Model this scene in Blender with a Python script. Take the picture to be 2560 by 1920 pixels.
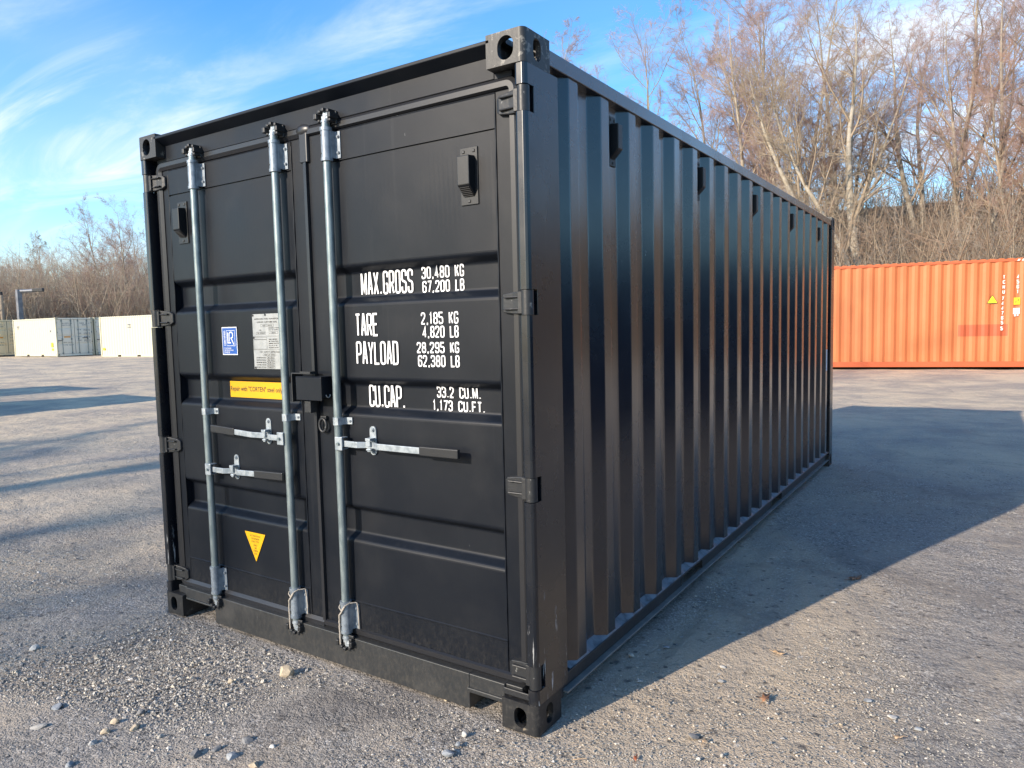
import bpy, bmesh, math, random
import numpy as np
from mathutils import Vector, Matrix

# ------------------------------------------------------------------ camera, sky, sun, exposure
S = bpy.context.scene
for o in list(bpy.data.objects): bpy.data.objects.remove(o)
COL = S.collection
cam_d = bpy.data.cameras.new("camera"); cam = bpy.data.objects.new("camera", cam_d); COL.objects.link(cam)
CAM = Vector((3.81971, -2.21295, 1.54521))
cam.location = CAM
cam.rotation_euler = (math.radians(85.47446), math.radians(1.305732), math.radians(33.365334))
cam_d.sensor_width = 36.0; cam_d.lens = 36.0*1809.903/2560; cam_d.clip_start = 0.05; cam_d.clip_end = 2000
S.camera = cam
SUN_ELEV = math.radians(23.6)
SUN_DIR = Vector((0.315*math.cos(SUN_ELEV), 0.949*math.cos(SUN_ELEV), -math.sin(SUN_ELEV))).normalized()   # travel of the light
world = bpy.data.worlds.new("World"); S.world = world; world.use_nodes = True
sun_d = bpy.data.lights.new("sun", 'SUN'); sun = bpy.data.objects.new("sun", sun_d); COL.objects.link(sun)
sun_d.energy = 4.25; sun_d.angle = math.radians(0.53); sun_d.color = (1.0, 0.87, 0.71)
sun.rotation_euler = SUN_DIR.to_track_quat('-Z', 'Y').to_euler()
SKY_STRENGTH = 0.15
S.view_settings.view_transform = 'Standard'; S.view_settings.look = 'None'
S.view_settings.exposure = 0.75; S.view_settings.gamma = 1.0

def build_sky():
    nt = world.node_tree; N = nt.nodes; Lk = nt.links; N.clear()
    out = N.new('ShaderNodeOutputWorld'); bg = N.new('ShaderNodeBackground')
    sky = N.new('ShaderNodeTexSky'); sky.sky_type = 'NISHITA'; sky.sun_disc = False
    sky.sun_elevation = SUN_ELEV
    to_sun = -SUN_DIR
    sky.sun_rotation = math.atan2(to_sun.x, to_sun.y)
    sky.altitude = 0; sky.air_density = 1.0; sky.dust_density = 0.4; sky.ozone_density = 2.5
    hs = N.new('ShaderNodeHueSaturation'); hs.inputs['Saturation'].default_value = 1.34; hs.inputs['Value'].default_value = 1.22
    Lk.new(sky.outputs[0], hs.inputs['Color'])
    tc = N.new('ShaderNodeTexCoord'); sep = N.new('ShaderNodeSeparateXYZ'); Lk.new(tc.outputs['Generated'], sep.inputs[0])
    def m(op, a, b=None, c=None):
        n = N.new('ShaderNodeMath'); n.operation = op
        for i, v in enumerate((a, b, c)):
            if v is None: continue
            if isinstance(v, (int, float)): n.inputs[i].default_value = v
            else: Lk.new(v, n.inputs[i])
        return n.outputs[0]
    zz = m('ADD', m('MAXIMUM', sep.outputs['Z'], 0.0), 0.12)
    px = m('DIVIDE', sep.outputs['X'], zz); py = m('DIVIDE', sep.outputs['Y'], zz)
    cmb = N.new('ShaderNodeCombineXYZ'); Lk.new(px, cmb.inputs[0]); Lk.new(py, cmb.inputs[1])
    mp = N.new('ShaderNodeMapping'); mp.inputs['Rotation'].default_value = (0, 0, math.radians(-66)); mp.inputs['Scale'].default_value = (0.6, 1.8, 1)
    mp.inputs['Location'].default_value = (1.7, 0.4, 0)
    Lk.new(cmb.outputs[0], mp.inputs[0])
    nz = N.new('ShaderNodeTexNoise'); nz.inputs['Scale'].default_value = 1.3; nz.inputs['Detail'].default_value = 9; nz.inputs['Roughness'].default_value = 0.62; nz.inputs['Distortion'].default_value = 0.9
    Lk.new(mp.outputs[0], nz.inputs['Vector'])
    streak = N.new('ShaderNodeMapRange'); streak.inputs[1].default_value = 0.40; streak.inputs[2].default_value = 0.78; streak.interpolation_type = 'SMOOTHSTEP'
    Lk.new(nz.outputs['Fac'], streak.inputs[0])
    # cirrus gathers round a few directions of the sky
    def blob(az_from_y_left, elev, width, gain):
        az = math.radians(az_from_y_left); el = math.radians(elev)
        d = (-math.sin(az)*math.cos(el), math.cos(az)*math.cos(el), math.sin(el))
        v = N.new('ShaderNodeVectorMath'); v.operation = 'DISTANCE'; Lk.new(tc.outputs['Generated'], v.inputs[0]); v.inputs[1].default_value = d
        r = N.new('ShaderNodeMapRange'); r.interpolation_type = 'SMOOTHSTEP'
        r.inputs[1].default_value = width; r.inputs[2].default_value = 0.0; r.inputs[3].default_value = 0; r.inputs[4].default_value = gain
        Lk.new(v.outputs['Value'], r.inputs[0]); return r.outputs[0]
    mask = None
    for b in ((67, 14.0, 0.26, 0.95), (57, 12.5, 0.2, 0.65), (33, 26, 0.26, 0.32), (21, 25, 0.2, 0.22), (43, 21, 0.2, 0.35), (2, 12, 0.34, 0.9), (9, 17, 0.2, 0.5), (-30, 15, 0.5, 0.6), (120, 30, 0.7, 0.5), (200, 40, 0.8, .4)):
        o = blob(*b); mask = o if mask is None else m('ADD', mask, o)
    mask = m('MINIMUM', m('ADD', mask, 0.14), 1.2)
    soft = N.new('ShaderNodeTexNoise'); soft.inputs['Scale'].default_value = 1.1; soft.inputs['Detail'].default_value = 3
    Lk.new(cmb.outputs[0], soft.inputs['Vector'])
    veil = m('MULTIPLY', soft.outputs['Fac'], 0.30)
    fac = m('MINIMUM', m('MULTIPLY', mask, m('ADD', m('MULTIPLY', streak.outputs[0], 0.85), veil)), 0.85)
    mix = N.new('ShaderNodeMix'); mix.data_type = 'RGBA'
    Lk.new(fac, mix.inputs['Factor']); Lk.new(hs.outputs[0], mix.inputs['A']); mix.inputs['B'].default_value = (4.6, 4.9, 5.3, 1)
    Lk.new(mix.outputs['Result'], bg.inputs['Color']); bg.inputs['Strength'].default_value = SKY_STRENGTH
    Lk.new(bg.outputs[0], out.inputs['Surface'])
build_sky()

# ------------------------------------------------------------------ helpers
def tag(o, label=None, cat=None, group=None, kind=None):
    if label: o['label'] = label
    if cat: o['category'] = cat
    if group: o['group'] = group
    if kind: o['kind'] = kind
    return o
def empty(name, loc=(0, 0, 0), rz=0.0):
    o = bpy.data.objects.new(name, None); COL.objects.link(o); o.location = loc; o.rotation_euler = (0, 0, rz); o.empty_display_size = 0.2
    return o
def link(name, me, mats, parent=None, bevel=0, seg=2):
    o = bpy.data.objects.new(name, me); COL.objects.link(o)
    if not isinstance(mats, (list, tuple)): mats = [mats]
    for m_ in mats: me.materials.append(m_)
    if parent: o.parent = parent
    if bevel:
        b = o.modifiers.new('bevel', 'BEVEL'); b.width = bevel; b.segments = seg; b.limit_method = 'ANGLE'; b.angle_limit = math.radians(30); b.harden_normals = False
    return o
class MB:
    def __init__(s): s.v = []; s.f = []; s.sm = []; s.mi = []; s.m = 0; s.smooth = False
    def add(s, vs, fs, smooth=None):
        n = len(s.v); s.v += [tuple(a) for a in vs]
        for f in fs: s.f.append(tuple(n+i for i in f)); s.sm.append(s.smooth if smooth is None else smooth); s.mi.append(s.m)
        return s
    def box(s, x0, x1, y0, y1, z0, z1):
        return s.add([(x0,y0,z0),(x1,y0,z0),(x1,y1,z0),(x0,y1,z0),(x0,y0,z1),(x1,y0,z1),(x1,y1,z1),(x0,y1,z1)],
              [(0,3,2,1),(4,5,6,7),(0,1,5,4),(1,2,6,5),(2,3,7,6),(3,0,4,7)], False)
    def prism(s, poly, axis, a, b, smooth=False):
        """poly: list of 2d points (counter-clockwise), extruded along axis from a to b; the 2d axes are the other two in order"""
        def P(p, t): return {0: (t, p[0], p[1]), 1: (p[0], t, p[1]), 2: (p[0], p[1], t)}[axis]
        n = len(poly); vs = [P(p, a) for p in poly]+[P(p, b) for p in poly]
        s.add(vs, [(i, (i+1) % n, n+(i+1) % n, n+i) for i in range(n)], smooth)
        s.add([P(p, a) for p in poly], [tuple(range(n))[::-1]], False); s.add([P(p, b) for p in poly], [tuple(range(n))], False)
        return s
    def cyl(s, p, q, r, n=16, r2=None, caps=True):
        p = Vector(p); q = Vector(q); d = (q-p).normalized(); r2 = r if r2 is None else r2
        u = d.orthogonal().normalized(); w = d.cross(u)
        ring = lambda c, rr: [c+u*(rr*math.cos(2*math.pi*i/n))+w*(rr*math.sin(2*math.pi*i/n)) for i in range(n)]
        a = ring(p, r); b = ring(q, r2)
        s.add(a+b, [(i, (i+1) % n, n+(i+1) % n, n+i) for i in range(n)], True)
        if caps: s.add(a, [tuple(range(n))[::-1]], False); s.add(b, [tuple(range(n))], False)
        return s
    def tube(s, pts, r, n=8):
        pts = [Vector(p) for p in pts]; rs = r if isinstance(r, (list, tuple)) else [r]*len(pts); vs = []
        for i, p in enumerate(pts):
            d = (pts[min(i+1, len(pts)-1)]-pts[max(i-1, 0)]).normalized()
            if i == 0: u = d.orthogonal().normalized()
            else: u = (u-d*u.dot(d)).normalized()
            w = d.cross(u)
            vs += [p+u*(rs[i]*math.cos(2*math.pi*k/n))+w*(rs[i]*math.sin(2*math.pi*k/n)) for k in range(n)]
        fs = [(i*n+k, i*n+(k+1) % n, (i+1)*n+(k+1) % n, (i+1)*n+k) for i in range(len(pts)-1) for k in range(n)]
        s.add(vs, fs, True); s.add(vs[:n], [tuple(range(n))[::-1]], False); s.add(vs[-n:], [tuple(range(n))], False)
        return s
    def sheet(s, prof, fn, a, b, smooth=False, n=1):
        """open profile (list of 2d points) swept from a to b: fn(p, t) gives the 3d point"""
        vs = []; k = len(prof)
        for j in range(n+1):
            t = a+(b-a)*j/n; vs += [fn(p, t) for p in prof]
        s.add(vs, [(j*k+i, j*k+i+1, (j+1)*k+i+1, (j+1)*k+i) for j in range(n) for i in range(k-1)], smooth)
        return s
    def sphere(s, c, r, n=10, m_=6, sc=(1, 1, 1)):
        vs = []
        for j in range(m_+1):
            th = math.pi*j/m_
            for i in range(n):
                ph = 2*math.pi*i/n
                vs.append((c[0]+r*sc[0]*math.sin(th)*math.cos(ph), c[1]+r*sc[1]*math.sin(th)*math.sin(ph), c[2]+r*sc[2]*math.cos(th)))
        return s.add(vs, [(j*n+i, (j+1)*n+i, (j+1)*n+(i+1) % n, j*n+(i+1) % n) for j in range(m_) for i in range(n)], True)
    def mesh(s, name):
        me = bpy.data.meshes.new(name); me.from_pydata(s.v, [], s.f); me.polygons.foreach_set('use_smooth', s.sm); me.polygons.foreach_set('material_index', s.mi)
        me.update(); return me
    def build(s, name, mats, parent=None, bevel=0, seg=2): return link(name, s.mesh(name), mats, parent, bevel, seg)

# ------------------------------------------------------------------ materials
def mat(name, base, rough=0.5, metal=0.0, spec=0.5, bump=None, var=None, rvar=None, coord='Object', extra=None, coat=None):
    """bump=(scale, strength, distance); var=(scale, colour2, lo, hi) ; rvar=(scale, lo, hi)"""
    m = bpy.data.materials.new(name); m.use_nodes = True; nt = m.node_tree; N = nt.nodes; L = nt.links
    b = N['Principled BSDF']; b.inputs['Base Color'].default_value = (*base, 1); b.inputs['Roughness'].default_value = rough
    b.inputs['Metallic'].default_value = metal; b.inputs['Specular IOR Level'].default_value = spec
    if coat: b.inputs['Coat Weight'].default_value = coat[0]; b.inputs['Coat Roughness'].default_value = coat[1]; b.inputs['Coat IOR'].default_value = 1.5
    tc = N.new('ShaderNodeTexCoord'); V = tc.outputs[coord]
    def noise(scale, detail=4, rough_=0.55, vec=None, dist=0):
        n = N.new('ShaderNodeTexNoise')
        mp = N.new('ShaderNodeMapping'); mp.inputs['Scale'].default_value = scale if isinstance(scale, tuple) else (scale,)*3
        L.new(vec or V, mp.inputs[0]); L.new(mp.outputs[0], n.inputs['Vector'])
        n.inputs['Scale'].default_value = 1; n.inputs['Detail'].default_value = detail; n.inputs['Roughness'].default_value = rough_; n.inputs['Distortion'].default_value = dist
        return n.outputs['Fac']
    def rng(x, a, b_, c=0., d=1., smooth=True):
        r = N.new('ShaderNodeMapRange'); r.inputs[1].default_value = a; r.inputs[2].default_value = b_; r.inputs[3].default_value = c; r.inputs[4].default_value = d
        if smooth: r.interpolation_type = 'SMOOTHSTEP'
        L.new(x, r.inputs[0]); return r.outputs[0]
    def mixc(f, a, b_):
        x = N.new('ShaderNodeMix'); x.data_type = 'RGBA'; L.new(f, x.inputs['Factor'])
        for k, v in (('A', a), ('B', b_)):
            if isinstance(v, tuple): x.inputs[k].default_value = (*v[:3], 1)
            else: L.new(v, x.inputs[k])
        return x.outputs['Result']
    def mth(op, a, b_=None, c_=None):
        n = N.new('ShaderNodeMath'); n.operation = op
        for i, v in enumerate((a, b_, c_)):
            if v is None: continue
            if isinstance(v, (int, float)): n.inputs[i].default_value = v
            else: L.new(v, n.inputs[i])
        return n.outputs[0]
    H = dict(N=N, L=L, V=V, noise=noise, rng=rng, mixc=mixc, mth=mth, bsdf=b, tc=tc)
    col = None
    if var:
        f = rng(noise(var[0]), var[2], var[3]); col = mixc(f, base, var[1])
    if rvar: L.new(rng(noise(rvar[0]), 0.3, 0.7, rvar[1], rvar[2]), b.inputs['Roughness'])
    if bump:
        bn = N.new('ShaderNodeBump'); bn.inputs['Strength'].default_value = bump[1]; bn.inputs['Distance'].default_value = bump[2]
        L.new(noise(bump[0]), bn.inputs['Height']); L.new(bn.outputs[0], b.inputs['Normal'])
    if extra: col = extra(H, col if col is not None else base)
    if col is not None and not isinstance(col, tuple): L.new(col, b.inputs['Base Color'])
    return m

def paint_wear(lines=True, dust=0.12, chips=0.0):
    def fn(H, col):
        r, n, mx, mth = H['rng'], H['noise'], H['mixc'], H['mth']
        # thin vertical streaks left by water, and a breath of dust
        st = r(n((26., 26., 0.7), 5, 0.6), 0.60, 0.78, 0, 0.22)
        c = mx(st, col, (0.035, 0.036, 0.038))
        du = r(n(3.1, 6, 0.65), 0.45, 0.8, 0, dust)
        c = mx(du, c, (0.10, 0.095, 0.088))
        # scuffs: small light specks clustered in patches
        patch = r(n(2.3, 3), 0.60, 0.72)
        sp = r(n((90., 90., 26.), 3, 0.6), 0.70, 0.74)
        c = mx(mth('MULTIPLY', mth('MULTIPLY', patch, sp), 0.55), c, (0.30, 0.31, 0.32))
        sp_ = H['N'].new('ShaderNodeSeparateXYZ'); H['L'].new(H['V'], sp_.inputs[0])
        mud = mth('MULTIPLY', r(sp_.outputs['Z'], 0.42, 0.0, 0, 1), r(n((55., 55., 30.), 9, 0.8), 0.40, 0.75, 0, 0.34))
        c = mx(mud, c, (0.13, 0.115, 0.095))
        if chips:
            sep = H['N'].new('ShaderNodeSeparateXYZ'); H['L'].new(H['V'], sep.inputs[0])
            low = r(sep.outputs['Z'], 1.05, 0.25)
            ch = r(n((120., 60., 7.), 5, 0.65), 0.60, 0.64)
            big = r(n((7., 7., 2.6), 3), 0.50, 0.56)
            c = mx(mth('MULTIPLY', mth('MULTIPLY', mth('MULTIPLY', ch, big), low), chips), c, (0.42, 0.42, 0.42))
        return c
    return fn
M = {}
BLK = (0.0032, 0.0052, 0.0095)
M['paint'] = mat('black_paint', BLK, 0.42, spec=0.27, bump=(14., 0.08, 0.004), rvar=(2.3, 0.36, 0.50), extra=paint_wear(dust=0.07))
M['paint_side'] = mat('black_side_paint', (0.0035, 0.0062, 0.0125), 0.26, spec=0.55, coat=(0.7, 0.19), bump=((3., 3., 1.2), 0.10, 0.006), rvar=(4., 0.20, 0.30), extra=paint_wear(dust=0.10))
M['paint_post'] = mat('black_post_paint', BLK, 0.32, spec=0.5, coat=(0.35, 0.26), bump=(20., 0.08, 0.003), rvar=(5., 0.24, 0.34), extra=paint_wear(chips=0.9))
M['gasket'] = mat('rubber_gasket', (0.015, 0.0155, 0.018), 0.36, spec=0.5, bump=(40., 0.1, 0.001))
M['dark'] = mat('dark_interior', (0.006, 0.006, 0.007), 0.7)
M['rail'] = mat('rail_paint', (0.022, 0.024, 0.026), 0.36, spec=0.55, bump=(10., 0.1, 0.003), extra=paint_wear(dust=0.5))
M['rail_pale'] = mat('pale_rail_lip', (0.15, 0.15, 0.145), 0.6, var=(12., (0.22, 0.21, 0.19), 0.4, 0.7))  # lower rail lip, mottled and paler than the web above it
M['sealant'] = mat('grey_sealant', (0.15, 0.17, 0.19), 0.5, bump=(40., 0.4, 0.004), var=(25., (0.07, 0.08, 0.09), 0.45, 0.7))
def fit_extra(H, col):
    r, n, mx = H['rng'], H['noise'], H['mixc']
    c = mx(r(n(22., 6, 0.7), 0.57, 0.63, 0, 0.8), col, (0.19, 0.18, 0.16))
    return mx(r(n(9., 5, 0.7), 0.63, 0.72, 0, 0.9), c, (0.17, 0.10, 0.05))
M['fitting'] = mat('cast_fitting_paint', (0.022, 0.022, 0.022), 0.5, bump=(60., 0.25, 0.003), extra=fit_extra)
M['fitting_low'] = mat('cast_fitting_low_paint', (0.013, 0.0135, 0.015), 0.5, bump=(60., 0.25, 0.003), extra=lambda H, c: H['mixc'](H['rng'](H['noise'](30., 7, 0.75), 0.50, 0.70, 0, 0.45), H['mixc'](H['rng'](H['noise'](16., 6, 0.7), 0.64, 0.70, 0, 0.8), c, (0.25, 0.20, 0.14)), (0.12, 0.11, 0.095)))
M['galv'] = mat('galvanised_steel', (0.24, 0.285, 0.29), 0.42, metal=0.55, spec=0.5, bump=(70., 0.08, 0.001), var=((45., 45., 12.), (0.165, 0.205, 0.215), 0.4, 0.65), rvar=(30., 0.36, 0.5))
M['zinc'] = mat('zinc_casting', (0.40, 0.44, 0.47), 0.42, metal=0.5, bump=(50., 0.2, 0.001), var=(35., (0.26, 0.30, 0.33), 0.4, 0.65))
M['zinc_dull'] = mat('dull_zinc', (0.25, 0.29, 0.33), 0.45, metal=0.4, bump=(50., 0.2, 0.001), var=(35., (0.17, 0.20, 0.235), 0.4, 0.65))
M['grip'] = mat('black_grip', (0.013, 0.014, 0.016), 0.45, bump=(60., 0.1, 0.001))
M['plast'] = mat('black_plastic', (0.004, 0.005, 0.007), 0.42, bump=(50., 0.1, 0.001))
M['castblk'] = mat('black_casting', (0.018, 0.019, 0.021), 0.45, bump=(45., 0.35, 0.003), extra=lambda H, c: H['mixc'](H['rng'](H['noise'](30., 5, 0.7), 0.63, 0.68, 0, 0.7), c, (0.24, 0.24, 0.23)))
M['white'] = mat('white_lettering', (0.78, 0.78, 0.78), 0.5, var=(60., (0.62, 0.62, 0.63), 0.5, 0.7))
M['blue'] = mat('blue_sticker', (0.012, 0.092, 0.38), 0.35)
M['yellow'] = mat('yellow_sticker', (0.66, 0.35, 0.003), 0.4)
M['ink'] = mat('black_ink', (0.03, 0.025, 0.02), 0.5)
M['plate'] = mat('aluminium_plate', (0.36, 0.37, 0.365), 0.45, metal=0.15, bump=(30., 0.1, 0.001), var=(25., (0.30, 0.31, 0.305), 0.4, 0.7))
M['rope'] = mat('frayed_rope', (0.36, 0.32, 0.27), 0.9, bump=(200., 0.6, 0.002))

# ------------------------------------------------------------------ narrow stencil lettering (own stroke font)
def rr(x0, y0, x1, y1): return [(x0, y0), (x1, y0), (x1, y1), (x0, y1)]
GL = {  # strokes: (closed, rounded, points) in a unit box
 'O': [(1, 1, rr(0,0,1,1))], '0': [(1, 1, rr(0,0,1,1))], 'D': [(1, 2, [(0,0),(1,0),(1,1),(0,1)])],
 'C': [(0, 1, [(1,.74),(1,1),(0,1),(0,0),(1,0),(1,.26)])], 'G': [(0, 1, [(1,.74),(1,1),(0,1),(0,0),(1,0),(1,.44),(.55,.44)])],
 'U': [(0, 1, [(0,1),(0,0),(1,0),(1,1)])], 'J': [(0, 1, [(0,.26),(0,0),(1,0),(1,1)])],
 'S': [(0, 1, [(1,.74),(1,1),(0,1),(0,.53),(1,.47),(1,0),(0,0),(0,.26)])],
 'R': [(0, 1, [(0,.46),(1,.46),(1,1),(0,1)]), (0, 0, [(0,0),(0,1)]), (0, 0, [(.55,.46),(1,0)])],
 'P': [(0, 1, [(0,.44),(1,.44),(1,1),(0,1)]), (0, 0, [(0,0),(0,1)])],
 'B': [(0, 1, [(0,1),(.95,1),(.95,.53),(0,.53)]), (0, 1, [(0,.50),(1,.50),(1,0),(0,0)]), (0, 0, [(0,0),(0,1)])],
 'E': [(0, 0, [(1,1),(0,1),(0,0),(1,0)]), (0, 0, [(0,.52),(.85,.52)])], 'F': [(0, 0, [(1,1),(0,1),(0,0)]), (0, 0, [(0,.52),(.85,.52)])],
 'L': [(0, 0, [(0,1),(0,0),(1,0)])], 'T': [(0, 0, [(0,1),(1,1)]), (0, 0, [(.5,1),(.5,0)])], 'I': [(0, 0, [(.5,1),(.5,0)])],
 'M': [(0, 0, [(0,0),(0,1)]), (0, 0, [(.04,.97),(.5,.12),(.96,.97)]), (0, 0, [(1,1),(1,0)])], 'N': [(0, 0, [(0,0),(0,1)]), (0, 0, [(0,.95),(1,.05)]), (0, 0, [(1,0),(1,1)])], 'W': [(0, 0, [(0,1),(.25,0),(.5,.8),(.75,0),(1,1)])],
 'A': [(0, 0, [(0,0),(.42,1),(.58,1),(1,0)]), (0, 0, [(.14,.27),(.86,.27)])], 'V': [(0, 0, [(0,1),(.5,0),(1,1)])],
 'X': [(0, 0, [(0,0),(1,1)]), (0, 0, [(0,1),(1,0)])], 'Y': [(0, 0, [(0,1),(.5,.48),(1,1)]), (0, 0, [(.5,.48),(.5,0)])],
 'K': [(0, 0, [(0,0),(0,1)]), (0, 0, [(1,1),(.05,.40)]), (0, 0, [(.35,.58),(1,0)])], 'H': [(0, 0, [(0,0),(0,1)]), (0, 0, [(1,0),(1,1)]), (0, 0, [(0,.5),(1,.5)])],
 '1': [(0, 0, [(.15,.8),(.55,1),(.55,0)])], '2': [(0, 1, [(0,.74),(0,1),(1,1),(1,.62),(0,.08),(0,0)]), (0, 0, [(-.08,0),(1,0)])],
 '3': [(0, 1, [(0,.76),(0,1),(1,1),(1,.53),(.3,.53)]), (0, 1, [(.3,.50),(1,.50),(1,0),(0,0),(0,.24)])],
 '4': [(0, 0, [(.72,0),(.72,1),(0,.26),(1,.26)])], '5': [(0, 1, [(0,.24),(0,0),(1,0),(1,.58),(0,.58)]), (0, 0, [(0,.56),(0,1),(1,1)])],
 '6': [(0, 1, [(1,.76),(1,1),(0,1),(0,0),(1,0),(1,.56),(0,.56)])], '7': [(0, 0, [(0,1),(1,1),(.38,0)])],
 '8': [(1, 1, rr(.04,.52,.96,1)), (1, 1, rr(0,0,1,.52))], '9': [(0, 1, [(0,.24),(0,0),(1,0),(1,1),(0,1),(0,.44),(1,.44)])],
 '.': [(0, 0, [(.5,0),(.5,.09)])], ',': [(0, 0, [(.55,.09),(.35,-.12)])], '"': [(0, 0, [(.3,1),(.3,.8)]), (0, 0, [(.7,1),(.7,.8)])],
}
NARROW = {'.': 0.35, ',': 0.35, '1': 0.62, 'I': 0.5, ' ': 0.75, 'M': 1.25, '"': 0.7}
def stroke_strip(pts, closed, w):
    n = len(pts); L_, R_ = [], []
    for i in range(n):
        p = pts[i]
        a = pts[i-1] if (i > 0 or closed) else None; b = pts[(i+1) % n] if (i < n-1 or closed) else None
        def nrm(q, r):
            d = (r[0]-q[0], r[1]-q[1]); l = math.hypot(*d) or 1e-9; return (-d[1]/l, d[0]/l)
        if a is None: nn = nrm(p, b); k = 1
        elif b is None: nn = nrm(a, p); k = 1
        else:
            n1 = nrm(a, p); n2 = nrm(p, b); s_ = (n1[0]+n2[0], n1[1]+n2[1]); l = math.hypot(*s_) or 1e-9; nn = (s_[0]/l, s_[1]/l)
            k = min(1/max(0.3, nn[0]*n1[0]+nn[1]*n1[1]), 2.2)
        L_.append((p[0]+nn[0]*w*k/2, p[1]+nn[1]*w*k/2)); R_.append((p[0]-nn[0]*w*k/2, p[1]-nn[1]*w*k/2))
    fs = [(i, (i+1) % n, n+(i+1) % n, n+i) for i in range(n if closed else n-1)]
    return L_+R_, fs
def fillet(pts, closed, r, mode):
    out = []; n = len(pts)
    for i, p in enumerate(pts):
        if (not closed and i in (0, n-1)) or (mode == 2 and i in (0, 3)): out.append(p); continue
        a = pts[i-1]; b = pts[(i+1) % n]
        da = (a[0]-p[0], a[1]-p[1]); db = (b[0]-p[0], b[1]-p[1]); la = math.hypot(*da); lb = math.hypot(*db)
        rr_ = min(r, la*0.49, lb*0.49); A = (p[0]+da[0]/la*rr_, p[1]+da[1]/la*rr_); B = (p[0]+db[0]/lb*rr_, p[1]+db[1]/lb*rr_)
        for t in (0, .25, .5, .75, 1): out.append(((1-t)**2*A[0]+2*t*(1-t)*p[0]+t*t*B[0], (1-t)**2*A[1]+2*t*(1-t)*p[1]+t*t*B[1]))
    return out
def lettering(text, x0, x1, z0, z1, w, fn, mb, gap=0.32):
    """text fitted to the box x0..x1, z0..z1 with stroke width w; fn(x, z, lift) -> 3d point"""
    adv = [NARROW.get(c, 1.0) for c in text]
    cw = ((x1-x0)-w)/(sum(adv)+gap*(len(text)-1))/1.0
    x = x0+w/2
    for c, a in zip(text, adv):
        W_ = cw*a
        if c in GL:
            gw = W_ if c not in '.,' else W_
            for k, (closed, rd, pts) in enumerate(GL[c]):
                q = [(x+p[0]*gw, z0+w/2+p[1]*(z1-z0-w)) for p in pts]
                if rd: q = fillet(q, closed, min(cw*0.5, (z1-z0)*0.3), rd)
                if not rd and not closed and c not in 'AKXRYVMNW47,1':   # square ends reach the outer edge of the letter
                    pass
                vs, fs = stroke_strip(q, closed, w)
                mb.add([fn(v[0], v[1], 0.0003*k) for v in vs], fs, False)
        x += W_+cw*gap
def font_text(s, x0, x1, z0, z1, fn, mb, bold=0.0):
    cu = bpy.data.curves.new('t', 'FONT'); cu.body = s; cu.offset = bold; cu.resolution_u = 3; cu.fill_mode = 'FRONT'
    ob = bpy.data.objects.new('t', cu); COL.objects.link(ob); dg = bpy.context.evaluated_depsgraph_get(); dg.update()
    me = bpy.data.meshes.new_from_object(ob.evaluated_get(dg)); bpy.data.objects.remove(ob)
    vs = [v.co.copy() for v in me.vertices]
    if not vs: return
    ax, bx = min(v.x for v in vs), max(v.x for v in vs); az, bz = min(v.y for v in vs), max(v.y for v in vs)
    mb.add([fn(x0+(v.x-ax)/(bx-ax)*(x1-x0), z0+(v.y-az)/(bz-az)*(z1-z0), 0) for v in vs], [tuple(p.vertices) for p in me.polygons], False)
    bpy.data.meshes.remove(me)

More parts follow.
